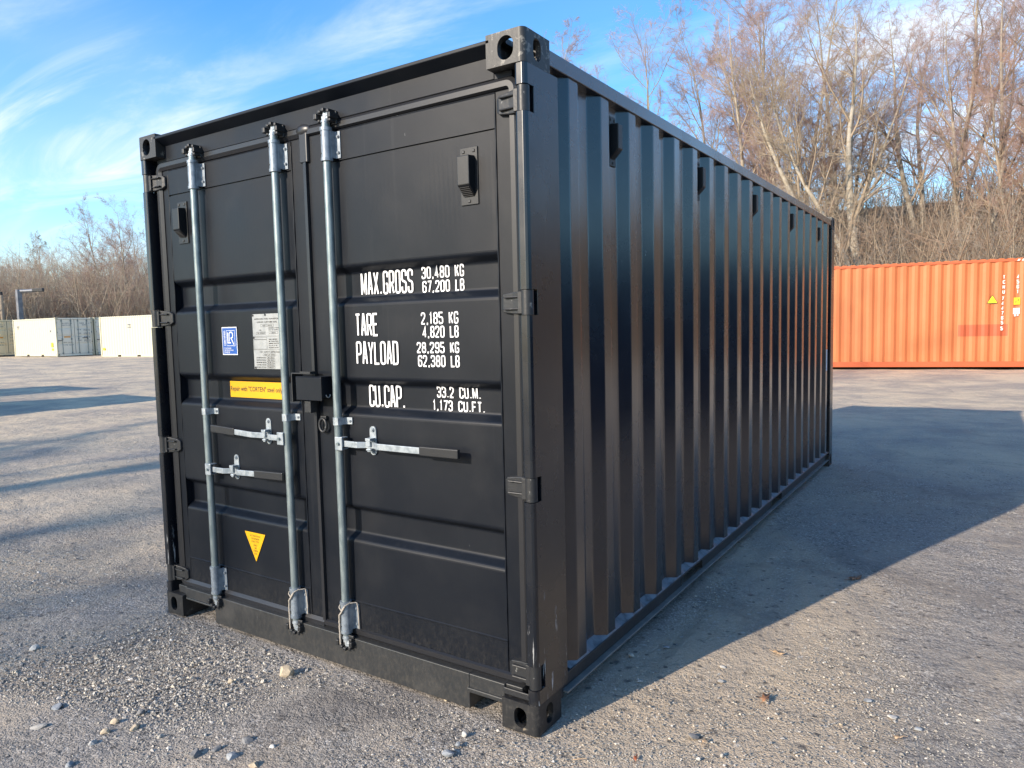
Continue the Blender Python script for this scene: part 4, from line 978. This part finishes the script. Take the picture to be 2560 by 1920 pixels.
def tri(mb, xc, zc, r, y): mb.prism([(xc-r, zc-r*0.8), (xc+r, zc-r*0.8), (xc, zc+r*0.95)], 1, y, y+0.002)
mb = MB(); tri(mb, XL-0.25, 1.81, 0.135, 0.0065); t_ = mb.build('warning_sign', M['ink'], cO)
mb = MB(); tri(mb, XL-0.25, 1.807, 0.112, 0.004); mb.build('warning_field', M['ylabel'], t_)
mb = MB(); mb.box(XL+0.235, XL+0.375, 0.004, 0.0075, 1.66, 1.84); q_ = mb.build('height_label', M['ylabel'], cO)
mb = MB(); lettering('9', XL+0.255, XL+0.295, 1.70, 1.76, 0.010, lambda x, z, k: (x, 0.002-k, z), mb); lettering('6', XL+0.315, XL+0.355, 1.75, 1.80, 0.010, lambda x, z, k: (x, 0.002-k, z), mb); mb.build('label_text', M['ink'], q_)
mb = MB(); mb.box(XL+0.225, XL+0.375, 0.004, 0.0075, 1.41, 1.57); mb.box(XL+0.25, XL+0.29, 0.0042, 0.0076, 1.35, 1.405); mb.box(XL+0.31, XL+0.35, 0.0042, 0.0076, 1.36, 1.405); mb.build('white_label', M['dirty_white'], cO)
# faded patch that follows the corrugation
def corr_strip(x0, x1, z0, z1, m_, name, lift=0.003):
    n = int((12.192-0.30)/0.2795); a0 = (12.192-n*0.2795)/2
    def yy(x):
        u = (x-a0) % 0.2795
        return np.interp(u, [0, 0.005, 0.073, 0.145, 0.213, 0.2795], [0.046, 0.046, 0.010, 0.010, 0.046, 0.046])
    xs = sorted(set([x0, x1]+[a0+k*0.2795+d for k in range(n) for d in (0.005, 0.073, 0.145, 0.213) if x0 < a0+k*0.2795+d < x1]))
    mb = MB(); mb.sheet([(x, yy(x)-lift) for x in xs], lambda p, t: (p[0], p[1], t), z0, z1); mb.build(name, m_, cO)
corr_strip(XL-1.02, XL+0.12, 0.84, 1.15, M['orange_patch'], 'faded_patch')
mb = MB()
for k in range(4): mb.prism([(XL+0.28+k*0.10, 2.80), (XL+0.33+k*0.10, 2.80), (XL+0.36+k*0.10, 2.85), (XL+0.31+k*0.10, 2.85)], 1, 0.001, 0.0035)
mb.build('hazard_stripe', M['dirty_white'], cO)

# ------------------------------------------------------------------ lamp post, pole, cables at far left
FW = Vector((-math.sin(math.radians(33.365)), math.cos(math.radians(33.365)), 0)); RT = Vector((math.cos(math.radians(33.365)), math.sin(math.radians(33.365)), 0))
def ptc(u, depth, z=None):
    p = CAM+FW*depth+RT*((u-1280)/1810*depth); zz = gz(p.x, p.y) if z is None else z
    return Vector((p.x, p.y, zz))
M['steelpole'] = mat('weathered_steel', (0.20, 0.21, 0.23), 0.5, metal=0.3, var=(3., (0.13, 0.14, 0.16), 0.4, 0.6))
M['woodpole'] = mat('weathered_wood', (0.34, 0.27, 0.20), 0.9, bump=((8., 8., 1.), 0.4, 0.02))
p = ptc(57, 52); e = empty('street_lamp', p); tag(e, 'grey steel lamp post with a flat arm rising behind the cream container', 'street lamp')
mb = MB(); mb.box(-0.16, 0.16, -0.16, 0.16, 0, 4.75); mb.build('post', M['steelpole'], e, bevel=0.03)
ang = RT; mb = MB(); mb.tube([(0, 0, 4.64), (RT.x*1.25, RT.y*1.25, 4.68)], 0.12, 8); mb.build('arm', M['steelpole'], e)
mb = MB(); c = RT*1.4; mb.add([(c.x+RT.x*a+FW.x*b, c.y+RT.y*a+FW.y*b, 4.68+z) for z in (-0.10, 0.14) for a, b in ((-.35, -.16), (.38, -.12), (.38, .12), (-.35, .16))], [(3, 2, 1, 0), (4, 5, 6, 7), (0, 1, 5, 4), (1, 2, 6, 5), (2, 3, 7, 6), (3, 0, 4, 7)]); mb.build('lamp_head', M['castblk'], e, bevel=0.03)
p2 = ptc(13, 57); e = empty('utility_pole', p2); tag(e, 'short wooden pole behind the tan container at the left edge', 'pole')
mb = MB(); mb.cyl((0, 0, 0), (0, 0, 4.7), 0.16, 10, 0.13); mb.build('pole_shaft', M['woodpole'], e)
mb = MB(); mb.box(-0.09, 0.09, -0.09, 0.09, 4.7, 4.95); mb.build('pole_cap', M['castblk'], e, bevel=0.02)
for (za, zb, lab) in ((4.9, 5.5, 'upper thin cable running across the woods behind the lamp post'), (4.6, 5.0, 'lower thin cable running across the woods behind the lamp post')):
    a = ptc(-260, 57); b = ptc(400, 60); pts = []
    for i in range(13):
        t = i/12; q = a.lerp(b, t); pts.append((q.x, q.y, a.z+za+(zb-za)*t-0.45*4*t*(1-t)*0.5))
    mb = MB(); mb.tube(pts, 0.009, 5); tag(mb.build('power_cable', M['woodpole']), lab, 'cable', 'cables at the far left')

# ------------------------------------------------------------------ bare trees
def np_tubes(P, R_, sides):
    """P [n,k,3], R [n,k] -> verts, quads"""
    n, k, _ = P.shape
    T = np.empty_like(P); T[:, 1:-1] = P[:, 2:]-P[:, :-2]; T[:, 0] = P[:, 1]-P[:, 0]; T[:, -1] = P[:, -1]-P[:, -2]
    T /= np.linalg.norm(T, axis=2, keepdims=True)+1e-9
    ref = np.where(np.abs(T[:, :1, 2:3]) > 0.9, np.array([1., 0, 0]), np.array([0, 0, 1.])); ref = np.broadcast_to(ref, T.shape)
    U = np.cross(T, ref); U /= np.linalg.norm(U, axis=2, keepdims=True)+1e-9; Wv = np.cross(T, U)
    a = np.arange(sides)*2*np.pi/sides
    V = P[:, :, None]+R_[:, :, None, None]*(U[:, :, None]*np.cos(a)[None, None, :, None]+Wv[:, :, None]*np.sin(a)[None, None, :, None])
    base = (np.arange(n)[:, None, None]*k+np.arange(k-1)[None, :, None])*sides; s = np.arange(sides)[None, None]; s2 = (s+1) % sides
    F = np.stack([base+s, base+s2, base+sides+s2, base+sides+s], -1).reshape(-1, 4)
    return V.reshape(-1, 3), F
def np_mesh(name, parts, mats, smooth=True):
    vs = []; fs = []; mi = []; o = 0
    for V, F, m_ in parts: vs.append(V); fs.append(F+o); mi.append(np.full(len(F), m_)); o += len(V)
    V = np.concatenate(vs).astype(np.float32); F = np.concatenate(fs).astype(np.int32); mi = np.concatenate(mi).astype(np.int32)
    me = bpy.data.meshes.new(name); me.vertices.add(len(V)); me.vertices.foreach_set('co', V.ravel()); me.loops.add(F.size); me.loops.foreach_set('vertex_index', F.ravel())
    me.polygons.add(len(F)); me.polygons.foreach_set('loop_start', np.arange(0, F.size, F.shape[1], dtype=np.int32)); me.polygons.foreach_set('material_index', mi)
    me.polygons.foreach_set('use_smooth', np.full(len(F), smooth)); me.update(calc_edges=True)
    for m_ in mats: me.materials.append(m_)
    return me
def walk(start, d, length, k, rng, wob, up, rad0, rad1, lean=None):
    n = len(start); P = np.empty((n, k, 3)); P[:, 0] = start; d = d.copy(); st = (length/(k-1))[:, None]
    for i in range(1, k):
        d += rng.normal(0, wob, (n, 3)); d[:, 2] += up
        if lean is not None: d += lean
        d /= np.linalg.norm(d, axis=1, keepdims=True); P[:, i] = P[:, i-1]+d*st
    t = np.linspace(0, 1, k)[None]; R_ = rad0[:, None]*(1-t)+rad1[:, None]*t
    return P, R_
def branch(P, R_, per, tmin, tmax, ang, lf, k, rng, wob, up, rr0, rend, lean=None, shape=0.6):
    n, kk, _ = P.shape; L_ = np.linalg.norm(np.diff(P, axis=1), axis=2).sum(1)
    t = (np.arange(per)[None]+rng.random((n, per)))/per; t = tmin+(tmax-tmin)*t
    f = t*(kk-1); i = np.minimum(f.astype(int), kk-2); w = f-i; ii = np.arange(n)[:, None]
    st = P[ii, i]*(1-w[..., None])+P[ii, i+1]*w[..., None]; tan = P[ii, i+1]-P[ii, i]; tan /= np.linalg.norm(tan, axis=2, keepdims=True)
    r0 = (R_[ii, i]*(1-w)+R_[ii, i+1]*w)
    rv = rng.normal(0, 1, st.shape); rv -= tan*(rv*tan).sum(2, keepdims=True); rv /= np.linalg.norm(rv, axis=2, keepdims=True)
    an = np.radians(ang)*(0.65+0.7*rng.random(t.shape))[..., None]; d = tan*np.cos(an)+rv*np.sin(an)
    ln = L_[:, None]*lf*(1-shape*(t-tmin)/(1-tmin+1e-6))*(0.6+0.7*rng.random(t.shape))
    m_ = n*per; rad0 = np.maximum(r0.reshape(m_)*rr0, rend)
    return walk(st.reshape(m_, 3), d.reshape(m_, 3), ln.reshape(m_), k, rng, wob, up, rad0, np.full(m_, rend), lean)
def bark_extra(H, col):
    r, n, mx = H['rng'], H['noise'], H['mixc']
    c = mx(r(n((2.2, 2.2, 5.), 5), 0.45, 0.62), col, (0.30, 0.25, 0.18))
    return mx(r(n((5., 5., 14.), 5, 0.65), 0.60, 0.70, 0, 0.85), c, (0.06, 0.05, 0.045))
M['bark_pale'] = mat('pale_bark', (0.36, 0.32, 0.255), 0.85, bump=(18., 0.4, 0.02), extra=bark_extra)
M['bark_mid'] = mat('limb_bark', (0.30, 0.235, 0.165), 0.85)
M['twig_pink'] = mat('reddish_twigs', (0.37, 0.262, 0.235), 0.8)
M['twig_tan'] = mat('tan_twigs', (0.39, 0.315, 0.225), 0.8)
M['twig_grey'] = mat('grey_brown_twigs', (0.29, 0.245, 0.20), 0.85)
M['twig_pale'] = mat('pale_brush', (0.46, 0.375, 0.275), 0.85)
M['twig_brown'] = mat('brown_brush', (0.27, 0.19, 0.13), 0.85)
M['twig_red'] = mat('russet_twigs', (0.36, 0.225, 0.17), 0.8)
def tree_mesh(seed, h, stems, spread, twig, ndense=1.0, wind=0.02, r0=0.16):
    rng = np.random.default_rng(seed)
    a = rng.uniform(0, 2*np.pi, stems); d = np.stack([np.cos(a)*spread, np.sin(a)*spread, np.ones(stems)], 1)*1.0
    if stems == 1: d[:, :2] *= 0.25
    d /= np.linalg.norm(d, axis=1, keepdims=True)
    st = np.stack([np.cos(a)*0.12*(stems > 1), np.sin(a)*0.12*(stems > 1), np.full(stems, -0.3)], 1)
    ln = h*rng.uniform(0.85, 1.05, stems); lean = np.array([wind, wind*0.6, 0])
    P0_, R0_ = walk(st, d, ln, 16, rng, 0.055, 0.05, np.full(stems, r0)*rng.uniform(.75, 1.1, stems), np.full(stems, 0.012))
    P1, R1 = branch(P0_, R0_, 14, 0.30, 0.98, 42, 0.36, 9, rng, 0.10, 0.055, 0.55, 0.006, lean)
    P2, R2 = branch(P1, R1, 9, 0.15, 1.0, 42, 0.46, 6, rng, 0.13, 0.04, 0.55, 0.0042, lean)
    P3, R3 = branch(P2, R2, int(6*ndense), 0.10, 1.0, 40, 0.55, 4, rng, 0.16, 0.03, 0.6, 0.0030, lean, 0.4)
    P4, R4 = branch(P3, R3, int(9*ndense), 0.05, 1.0, 40, 0.66, 3, rng, 0.16, 0.02, 0.8, 0.0026, lean, 0.3)
    tr = [(*np_tubes(P0_, R0_, 10), 0)]
    cr = [(*np_tubes(P1, R1, 6), 0), (*np_tubes(P2, R2, 4), 0), (*np_tubes(P3, R3, 3), 1), (*np_tubes(P4, R4, 3), 1)]
    return np_mesh('trunk', tr, [M['bark_pale']]), np_mesh('crown', cr, [M['bark_mid'], M[twig]])
PROTO = [tree_mesh(11, 15, 4, 0.30, 'twig_pink', 1.0, 0.03), tree_mesh(12, 16, 2, 0.16, 'twig_pink', 1.0, 0.03, 0.18), tree_mesh(13, 15, 3, 0.42, 'twig_tan', 0.85, 0.035, 0.24),
         tree_mesh(14, 13, 1, 0.2, 'twig_grey', 1.35, 0.01, 0.19), tree_mesh(15, 14, 3, 0.25, 'twig_red', 1.0, 0.02, 0.13),
         tree_mesh(16, 21, 1, 0.1, 'twig_grey', 0.6, 0.0, 0.42)]
def tree(pos, proto, s, rz, label, group, name='bare_tree'):
    t = empty(name, pos, rz); tag(t, label, 'tree', group)
    for nm, me in zip(('trunk', 'crown'), PROTO[proto]):
        o = bpy.data.objects.new(nm, me); COL.objects.link(o); o.parent = t; o.scale = (s, s, s)
    return t
GR = 'bare trees behind the orange container'; GLf = 'bare trees behind the pale containers'; GB = 'bare trees out of frame'
trees_r = [
 (1350, 52, 4, 1.48, 0.4, 'small pinkish bare tree rising alone just right of the black container top corner'),
 (1500, 46, 1, 0.98, 5.3, 'pinkish bare birch, first full crown right of the small lone tree'),
 (1640, 40, 0, 1.02, 1.9, 'pinkish bare birch above the roofline between the rounded one and the brown-trunked one'),
 (1850, 36, 1, 1.10, 2.6, 'tall pink-twigged birch with a brown upright trunk above the middle of the black container'),
 (1940, 44, 0, 1.25, 4.0, 'tall bare birch with forked stems, behind the brown-trunked birch'),
 (2030, 39, 4, 1.20, 5.2, 'slender bare tree with russet twigs above the far half of the black container'),
 (2200, 29, 2, 1.00, 3.6, 'big pale many-stemmed birch rising right behind the orange container'),
 (2110, 44, 0, 1.12, 1.3, 'fine-twigged bare tree seen through the big pale birch, on its left'),
 (2330, 42, 0, 1.25, 2.2, 'tall pinkish bare tree just right of the big pale birch'),
 (2430, 35, 1, 1.05, 1.0, 'twin-stemmed bare tree above the number on the orange container'),
 (2520, 37, 1, 1.15, 4.4, 'bare birch at the right edge of the picture'),
 (2590, 30, 4, 1.0, 0.2, 'reddish bare tree cut by the right edge of the picture')]
for u, dd, pr, s, rz, lab in trees_r: tree(ptc(u, dd), pr, s, rz, lab, GR)
trees_l = [
 (118, 78, 3, 0.95, 0.3, 'dark twiggy rounded bare tree standing highest above the cream container'),
 (40, 84, 4, 0.62, 1.3, 'low bare tree at the far left behind the lamp post'),
 (185, 76, 0, 0.62, 2.0, 'slim bare tree left of the leaning double-stemmed one'),
 (250, 72, 4, 0.80, 2.9, 'russet-tipped bare tree in front of the woods, left of the tallest reddish one'),
 (310, 70, 1, 0.93, 3.9, 'tallest reddish bare tree, right beside the black container edge on the left side'),
 (360, 80, 0, 0.9, 5.0, 'reddish bare tree partly hidden by the black container left edge')]
for u, dd, pr, s, rz, lab in trees_l: tree(ptc(u, dd), pr, s, rz, lab, GLf)
# trees to the right of the picture (seen in the paint) and behind the camera (they shade the yard)
rg = random.Random(5)
for i in range(5):
    a = math.radians(-7-7*i); r = 30+rg.uniform(-3, 8)
    x = 3.8+math.sin(-a)*r; y = -2.2+math.cos(a)*r
    tree((x, y, gz(x, y)), (0, 3, 4, 2, 1)[i % 5], rg.uniform(0.85, 1.1), rg.uniform(0, 6), 'bare tree standing beyond the right edge of the picture', GB)
for (tx, ty, t, pr, s, rz) in ((-3.4, 1.0, 21, 5, 1.0, 1.0), (-1.2, 0.2, 30, 5, 0.9, 2.0), (0.2, -0.9, 36, 4, 0.95, 0.1), (6.2, 0.6, 27, 5, 0.9, 4.4), (4.6, 5.0, 40, 3, 1.0, 2.2), (8.5, 3.0, 30, 5, 1.0, 5.1), (-16, 2.0, 33, 5, 1.0, 2.1), (-10, 3, 30, 2, 1.0, 0.3), (-2.4, 0.6, 36, 0, 1.0, 4.0)):
    x = tx-0.315*t; y = ty-0.949*t
    tree((x, y, 0), pr, s, rz, 'bare tree standing behind the photographer', GB)

# ------------------------------------------------------------------ thicket of saplings and brush on the bank: nobody could count it
def thicket(name, seed, n, polar, hgt, mats, label, keep=None, per=(7, 7)):
    rng = np.random.default_rng(seed); az = np.radians(rng.uniform(polar[0], polar[1], n)); r = rng.uniform(polar[2], polar[3], n)
    if len(polar) > 4: r = r+polar[4]*np.maximum(0, az)
    x = 3.8-np.sin(az)*r; y = -2.2+np.cos(az)*r; z = hill(x, y)-0.1
    h = hgt[0]+(hgt[1]-hgt[0])*rng.random(n)**1.6
    d = rng.normal(0, 0.22, (n, 3)); d[:, 2] = 1; d /= np.linalg.norm(d, axis=1, keepdims=True)
    P, R_ = walk(np.stack([x, y, z], 1), d, h, 6, rng, 0.10, 0.02, 0.006+0.0055*h, np.full(n, 0.007))
    A, RA = branch(P, R_, per[0], 0.12, 1.0, 46, 0.42, 4, rng, 0.16, 0.06, 0.6, 0.005)
    B, RB_ = branch(A, RA, per[1], 0.1, 1.0, 44, 0.62, 3, rng, 0.18, 0.04, 0.7, 0.0042)
    parts = [(*np_tubes(P, R_, 4), 0), (*np_tubes(A, RA, 3), 1)]
    half = len(B)//2; V, F = np_tubes(B, RB_, 3); 
    me_parts = parts+[(V, F, 1)]
    me = np_mesh(name, me_parts, mats)
    nf = len(me.polygons); idx = np.empty(nf, np.int32); me.polygons.foreach_get('material_index', idx)
    idx[nf-len(F):] = 1+(np.arange(len(F))//(2*3*per[0]*per[1]*3) % 2); me.polygons.foreach_set('material_index', idx)
    o = bpy.data.objects.new(name, me); COL.objects.link(o); tag(o, label, 'woodland', kind='stuff'); return o
thicket('woodland', 21, 3600, (-25, 12, 27, 62), (2.0, 6.5), [M['bark_mid'], M['twig_brown'], M['twig_grey']], 'dense brown leafless thicket on the bank behind the orange container')
thicket('woodland', 22, 7500, (38, 84, 71, 102), (3.5, 9.6), [M['twig_tan'], M['twig_pale'], M['twig_red']], 'brown leafless woods behind the pale containers on the left')
thicket('woodland', 23, 900, (-42, -25, 26, 50), (2.0, 7.5), [M['bark_mid'], M['twig_tan'], M['twig_red']], 'leafless thicket continuing beyond the right edge of the picture')
thicket('woodland', 24, 500, (12, 40, 50, 80), (2.0, 6.0), [M['bark_mid'], M['twig_tan'], M['twig_grey']], 'leafless thicket hidden behind the black container')

# ------------------------------------------------------------------ stones, leaves
CAMv = np.array([3.81971, -2.21295, 1.54521])
def visible_ground(n, rmin, rmax, rng, p=1.0):
    az = np.radians(33.4+rng.uniform(-40, 40, n)); r = rmin*(rmax/rmin)**(rng.random(n)**p)
    x = 3.8-np.sin(az)*r; y = -2.2+np.cos(az)*r
    ok = ~((x > -0.02) & (x < 2.46) & (y > -0.02) & (y < 6.1)); return x[ok], y[ok]
def stone_stuff():
    rng = np.random.default_rng(9); xs, ys = visible_ground(380000, 1.6, 14, rng, 0.95)
    f = np.zeros(len(xs))
    for _ in range(14):
        k = rng.uniform(0.9, 5.5); a = rng.uniform(0, 6.28); f += np.sin(k*(xs*np.cos(a)+ys*np.sin(a))+rng.uniform(0, 6.28))/k**0.35
    f = f/3.0+0.55*np.clip((2.0-xs)/2.0, -1, 1)+0.25*(ys < 0.3)
    keep = rng.random(len(xs)) < np.clip(0.60+0.30*f, 0.25, 0.95); xs = xs[keep]; ys = ys[keep]; f = f[keep]; n = len(xs)
    s = rng.lognormal(0, 0.42, n)*0.0029*(1+0.42*np.clip(f, -0.5, 1.0)*(xs < 2.6)-0.12*(xs > 2.6)); s = np.clip(s, 0.0014, 0.012)
    base = np.array([(1, 0, 0), (.3, .95, 0), (-.8, .6, 0), (-.8, -.6, 0), (.3, -.95, 0), (0.1, 0.1, 0.75), (.5, .1, .5), (-.35, .35, .55), (-.2, -.5, .5)], float)
    F0 = np.array([(0, 1, 6), (1, 5, 6), (1, 7, 5), (1, 2, 7), (2, 3, 7), (3, 5, 7), (3, 8, 5), (3, 4, 8), (4, 0, 8), (0, 6, 8), (6, 5, 8)])
    a = rng.uniform(0, 6.28, n); c, sn = np.cos(a), np.sin(a)
    B = base[None]*(1+rng.normal(0, 0.16, (n, 9, 1)))*np.stack([rng.uniform(.7, 1.3, n), rng.uniform(.6, 1.1, n), rng.uniform(.5, 1.25, n)], 1)[:, None]
    V = np.empty_like(B); V[..., 0] = B[..., 0]*c[:, None]-B[..., 1]*sn[:, None]; V[..., 1] = B[..., 0]*sn[:, None]+B[..., 1]*c[:, None]; V[..., 2] = B[..., 2]
    V = V*s[:, None, None]; V[..., 0] += xs[:, None]; V[..., 1] += ys[:, None]; V[..., 2] += (hill(xs, ys)-0.003)[:, None]
    F = (F0[None]+9*np.arange(n)[:, None, None]).reshape(-1, 3)
    me = np_mesh('gravel', [(V.reshape(-1, 3), F, 0)], [], False)
    ca = me.color_attributes.new('tone', 'FLOAT_COLOR', 'POINT')
    t = rng.beta(1.4, 3.6, n); warm = rng.random(n); col = np.stack([0.155+0.62*t+0.10*warm*t, 0.148+0.58*t+0.02*warm*t, 0.142+0.52*t-0.12*warm*t, np.ones(n)], 1)
    ca.data.foreach_set('color', np.repeat(col, 9, 0).astype(np.float32).ravel())
    m = bpy.data.materials.new('gravel_stones'); m.use_nodes = True; N = m.node_tree.nodes; at = N.new('ShaderNodeAttribute'); at.attribute_name = 'tone'
    b = N['Principled BSDF']; b.inputs['Roughness'].default_value = 0.85; m.node_tree.links.new(at.outputs['Color'], b.inputs['Base Color'])
    me.materials.append(m); o = bpy.data.objects.new('gravel', me); COL.objects.link(o); tag(o, 'fine loose grey gravel strewn over the near ground', 'gravel', kind='stuff')
stone_stuff()
from mathutils import Euler
RM = cam.rotation_euler.to_matrix()
def px2g(u, v):
    d = RM @ Vector(((u-1280)/1809.9, -(v-960)/1809.9, -1)); t = -CAM.z/d.z; return CAM+d*t
def pebble(u, v, w, m_, label, flat=0.6, k=0):
    p = px2g(u, v); dist = (p-CAM).length; size = w/1810*dist/2*1.05
    rng = random.Random(k*7+3); mb = bmesh.new(); bmesh.ops.create_icosphere(mb, subdivisions=2, radius=1)
    dirs = [(Vector((rng.gauss(0, 1), rng.gauss(0, 1), rng.gauss(0, 1))).normalized(), rng.uniform(0.5, 0.85)) for _ in range(11)]
    for vtx in mb.verts:
        c = vtx.co.copy()
        for dr, h in dirs:                       # planes cut facets
            q = c.dot(dr)
            if q > h: c -= dr*(q-h)
        vtx.co = Vector((c.x*size, c.y*size*0.8, c.z*size*flat))
    me = bpy.data.meshes.new('stone'); mb.to_mesh(me); mb.free()
    o = link('stone', me, m_); o.location = (p.x, p.y, gz(p.x, p.y)+size*flat*0.25); o.rotation_euler = (rng.uniform(-.2, .2), rng.uniform(-.2, .2), rng.uniform(0, 6.28))
    tag(o, label, 'stone', 'loose stones on the gravel'); return o
def stm(name, c): return mat(name, c, 0.85, bump=(60., 0.5, 0.004), var=(30., tuple(x*0.72 for x in c), 0.45, 0.65))
ST = {'tan': stm('tan_stone', (0.46, 0.375, 0.265)), 'pale': stm('pale_stone', (0.42, 0.39, 0.34)), 'blue': stm('bluish_stone', (0.30, 0.315, 0.325)), 'grey': stm('grey_stone', (0.20, 0.195, 0.19)), 'white': stm('white_stone', (0.50, 0.48, 0.44))}
z6 = lambda x, y: (x*0.5877, 1450+y*0.5877); z7 = lambda x, y: (1400+x*0.5244, 1350+y*0.5244)
SL_ = [(z6, 1215, 400, 62, 'tan', 'largest tan rock lying in front of the doors between the middle and right bars', .85), (z6, 980, 436, 26, 'tan', 'small tan stone just left of the largest tan rock', .8),
 (z6, 600, 566, 30, 'grey', 'dark stone casting a shadow halfway between the left corner and the bottom edge', .8), (z6, 155, 637, 74, 'pale', 'wide flat pale stone near the lower left corner of the picture', .25),
 (z6, 245, 542, 46, 'blue', 'flat bluish stone above the wide pale one at the lower left', .4), (z6, 68, 690, 24, 'pale', 'small pale stone at the left edge, below the wide flat pale one', .6),
 (z6, 170, 681, 28, 'tan', 'small tan stone directly below the wide flat pale one', .6), (z6, 490, 606, 34, 'tan', 'tan stone topmost of the tan cluster in the lower left', .7),
 (z6, 448, 650, 34, 'tan', 'tan stone in the middle of the tan cluster in the lower left', .7), (z6, 395, 699, 36, 'white', 'whitish stone lowest of the tan cluster in the lower left', .6),
 (z6, 570, 632, 40, 'tan', 'buff stone right of the tan cluster in the lower left', .6), (z6, 682, 668, 26, 'pale', 'small pale stone right of the buff stone', .7),
 (z6, 832, 745, 52, 'grey', 'rounded grey stone left of the pair near the bottom edge', .7), (z6, 922, 722, 40, 'grey', 'smaller grey stone just right of the rounded grey one', .7),
 (z6, 990, 756, 56, 'blue', 'blue-grey stone near the bottom edge, right of two grey ones', .6), (z6, 1050, 688, 54, 'grey', 'flat grey-brown stone above the blue-grey one near the bottom', .4),
 (z6, 1160, 712, 26, 'white', 'small white stone right of the flat grey-brown one', .7), (z6, 1975, 660, 28, 'white', 'bright white pebble left of the near container corner', .8),
 (z6, 1950, 698, 36, 'blue', 'pale bluish flat stone just below the bright white pebble', .5), (z6, 1906, 742, 58, 'blue', 'larger flat bluish stone below the pale bluish one', .4),
 (z6, 1080, 792, 50, 'tan', 'tan stone cut by the bottom edge of the picture', .6), (z6, 296, 792, 42, 'blue', 'bluish stone cut by the bottom edge at the lower left', .6),
 (z6, 1898, 512, 22, 'tan', 'little tan stone under the sill by the right forklift opening', .8), (z6, 145, 290, 34, 'white', 'white stone in the soft tree shadow at the left edge', .6),
 (z6, 875, 662, 16, 'white', 'tiny white pebble above the rounded grey stone', .8),
 (z7, 340, 550, 32, 'pale', 'pale pebble in the container shadow by the bottom rail', .6), (z7, 506, 512, 34, 'blue', 'bright bluish chip in the container shadow', .3),
 (z7, 775, 608, 28, 'white', 'white pebble in sun just outside the shadow edge', .5), (z7, 766, 674, 36, 'white', 'flat white chip just below the pebble at the shadow edge', .3),
 (z7, 1305, 300, 26, 'pale', 'pale pebble on the shadow edge further back', .5), (z7, 1585, 845, 42, 'white', 'flat white chip at the lower right', .25),
 (z7, 1706, 901, 34, 'blue', 'flat bluish chip right of the lower white chip', .3), (z7, 636, 936, 56, 'grey', 'wide flat grey stone near the bottom, right of the container corner', .35),
 (z7, 660, 1046, 22, 'white', 'small white pebble at the bottom edge', .7), (z7, 775, 1029, 28, 'pale', 'cream pebble right of the small white one at the bottom edge', .7),
 (z7, 1465, 766, 40, 'blue', 'thin bluish chip in the sunlit gravel at the lower right', .25), (z7, 1340, 881, 18, 'tan', 'tiny buff pebble left of the flat white chip', .7)]
for k, (zf, x, y, w, c, lab, fl) in enumerate(SL_):
    u, v = zf(x, y); pebble(u, v, w*(0.5877 if zf is z6 else 0.5244), ST[c], lab, fl, k)
def leaf(u, v, w, m_, label, k):
    p = px2g(u, v); dist = (p-CAM).length; s = w/1810*dist; rng = random.Random(k)
    out = []; n = 22
    for i in range(n):
        a = 2*math.pi*i/n; r = 0.5*(0.62+0.38*abs(math.cos(a)))*(1+0.22*math.sin(5*a+k)); out.append((r*math.cos(a)*s, r*math.sin(a)*0.62*s))
    vs = [(0, 0, 0.10*s)]+[(x, y, 0.16*s*abs(math.sin(3*math.atan2(y, x)+k))+0.22*s*(x/s)**2+0.02*s) for x, y in out]
    fs = [(0, 1+i, 1+(i+1) % n) for i in range(n)]
    e = empty('leaf', (p.x, p.y, gz(p.x, p.y)+0.004), rng.uniform(0, 6.28)); tag(e, label, 'leaf', 'fallen leaves on the gravel')
    mb = MB(); mb.add(vs, fs, True); b = mb.build('blade', m_, e); so = b.modifiers.new('thick', 'SOLIDIFY'); so.thickness = 0.0008
    mb = MB(); mb.tube([(-0.45*s, 0, 0.05*s), (-0.7*s, 0.05*s, 0.03*s), (-0.95*s, 0.02*s, 0.06*s)], 0.0012, 5); mb.build('stalk', m_, e)
LF = mat('brown_leaf', (0.34, 0.17, 0.09), 0.7, var=(40., (0.22, 0.11, 0.06), 0.4, 0.6)); LT = mat('tan_leaf', (0.50, 0.34, 0.20), 0.7); LR_ = mat('rust_leaf', (0.42, 0.12, 0.05), 0.7)
leaf(*z7(1408, 190), 30, LF, 'brown curled leaf in the container shadow close to its edge', 1)
leaf(*z7(1045, 547), 26, LT, 'light tan leaf in the sun beyond the curled brown one', 2)
leaf(*z7(978, 764), 36, LF, 'curled brown leaf casting a dark shadow in the sunlit gravel', 3)
leaf(*z7(690, 966), 18, LT, 'small yellow-tan leaf fragment near the bottom right of the container corner', 4)
leaf(*z7(1615, 948), 22, LT, 'dull tan leaf fragment at the lower right', 5)
leaf(*z7(360, 1048), 18, LR_, 'little rust-red leaf at the bottom edge right of the container corner', 6)
p = px2g(*z7(60, 1052)); mb = MB(); mb.tube([(0, 0, 0.004), (0.025, -0.01, 0.007), (0.05, -0.012, 0.004)], 0.0018, 6); o = mb.build('twig', LT); o.location = p; o.rotation_euler = (0, 0, 0.9); tag(o, 'short pale straw lying at the bottom edge by the container corner', 'twig')
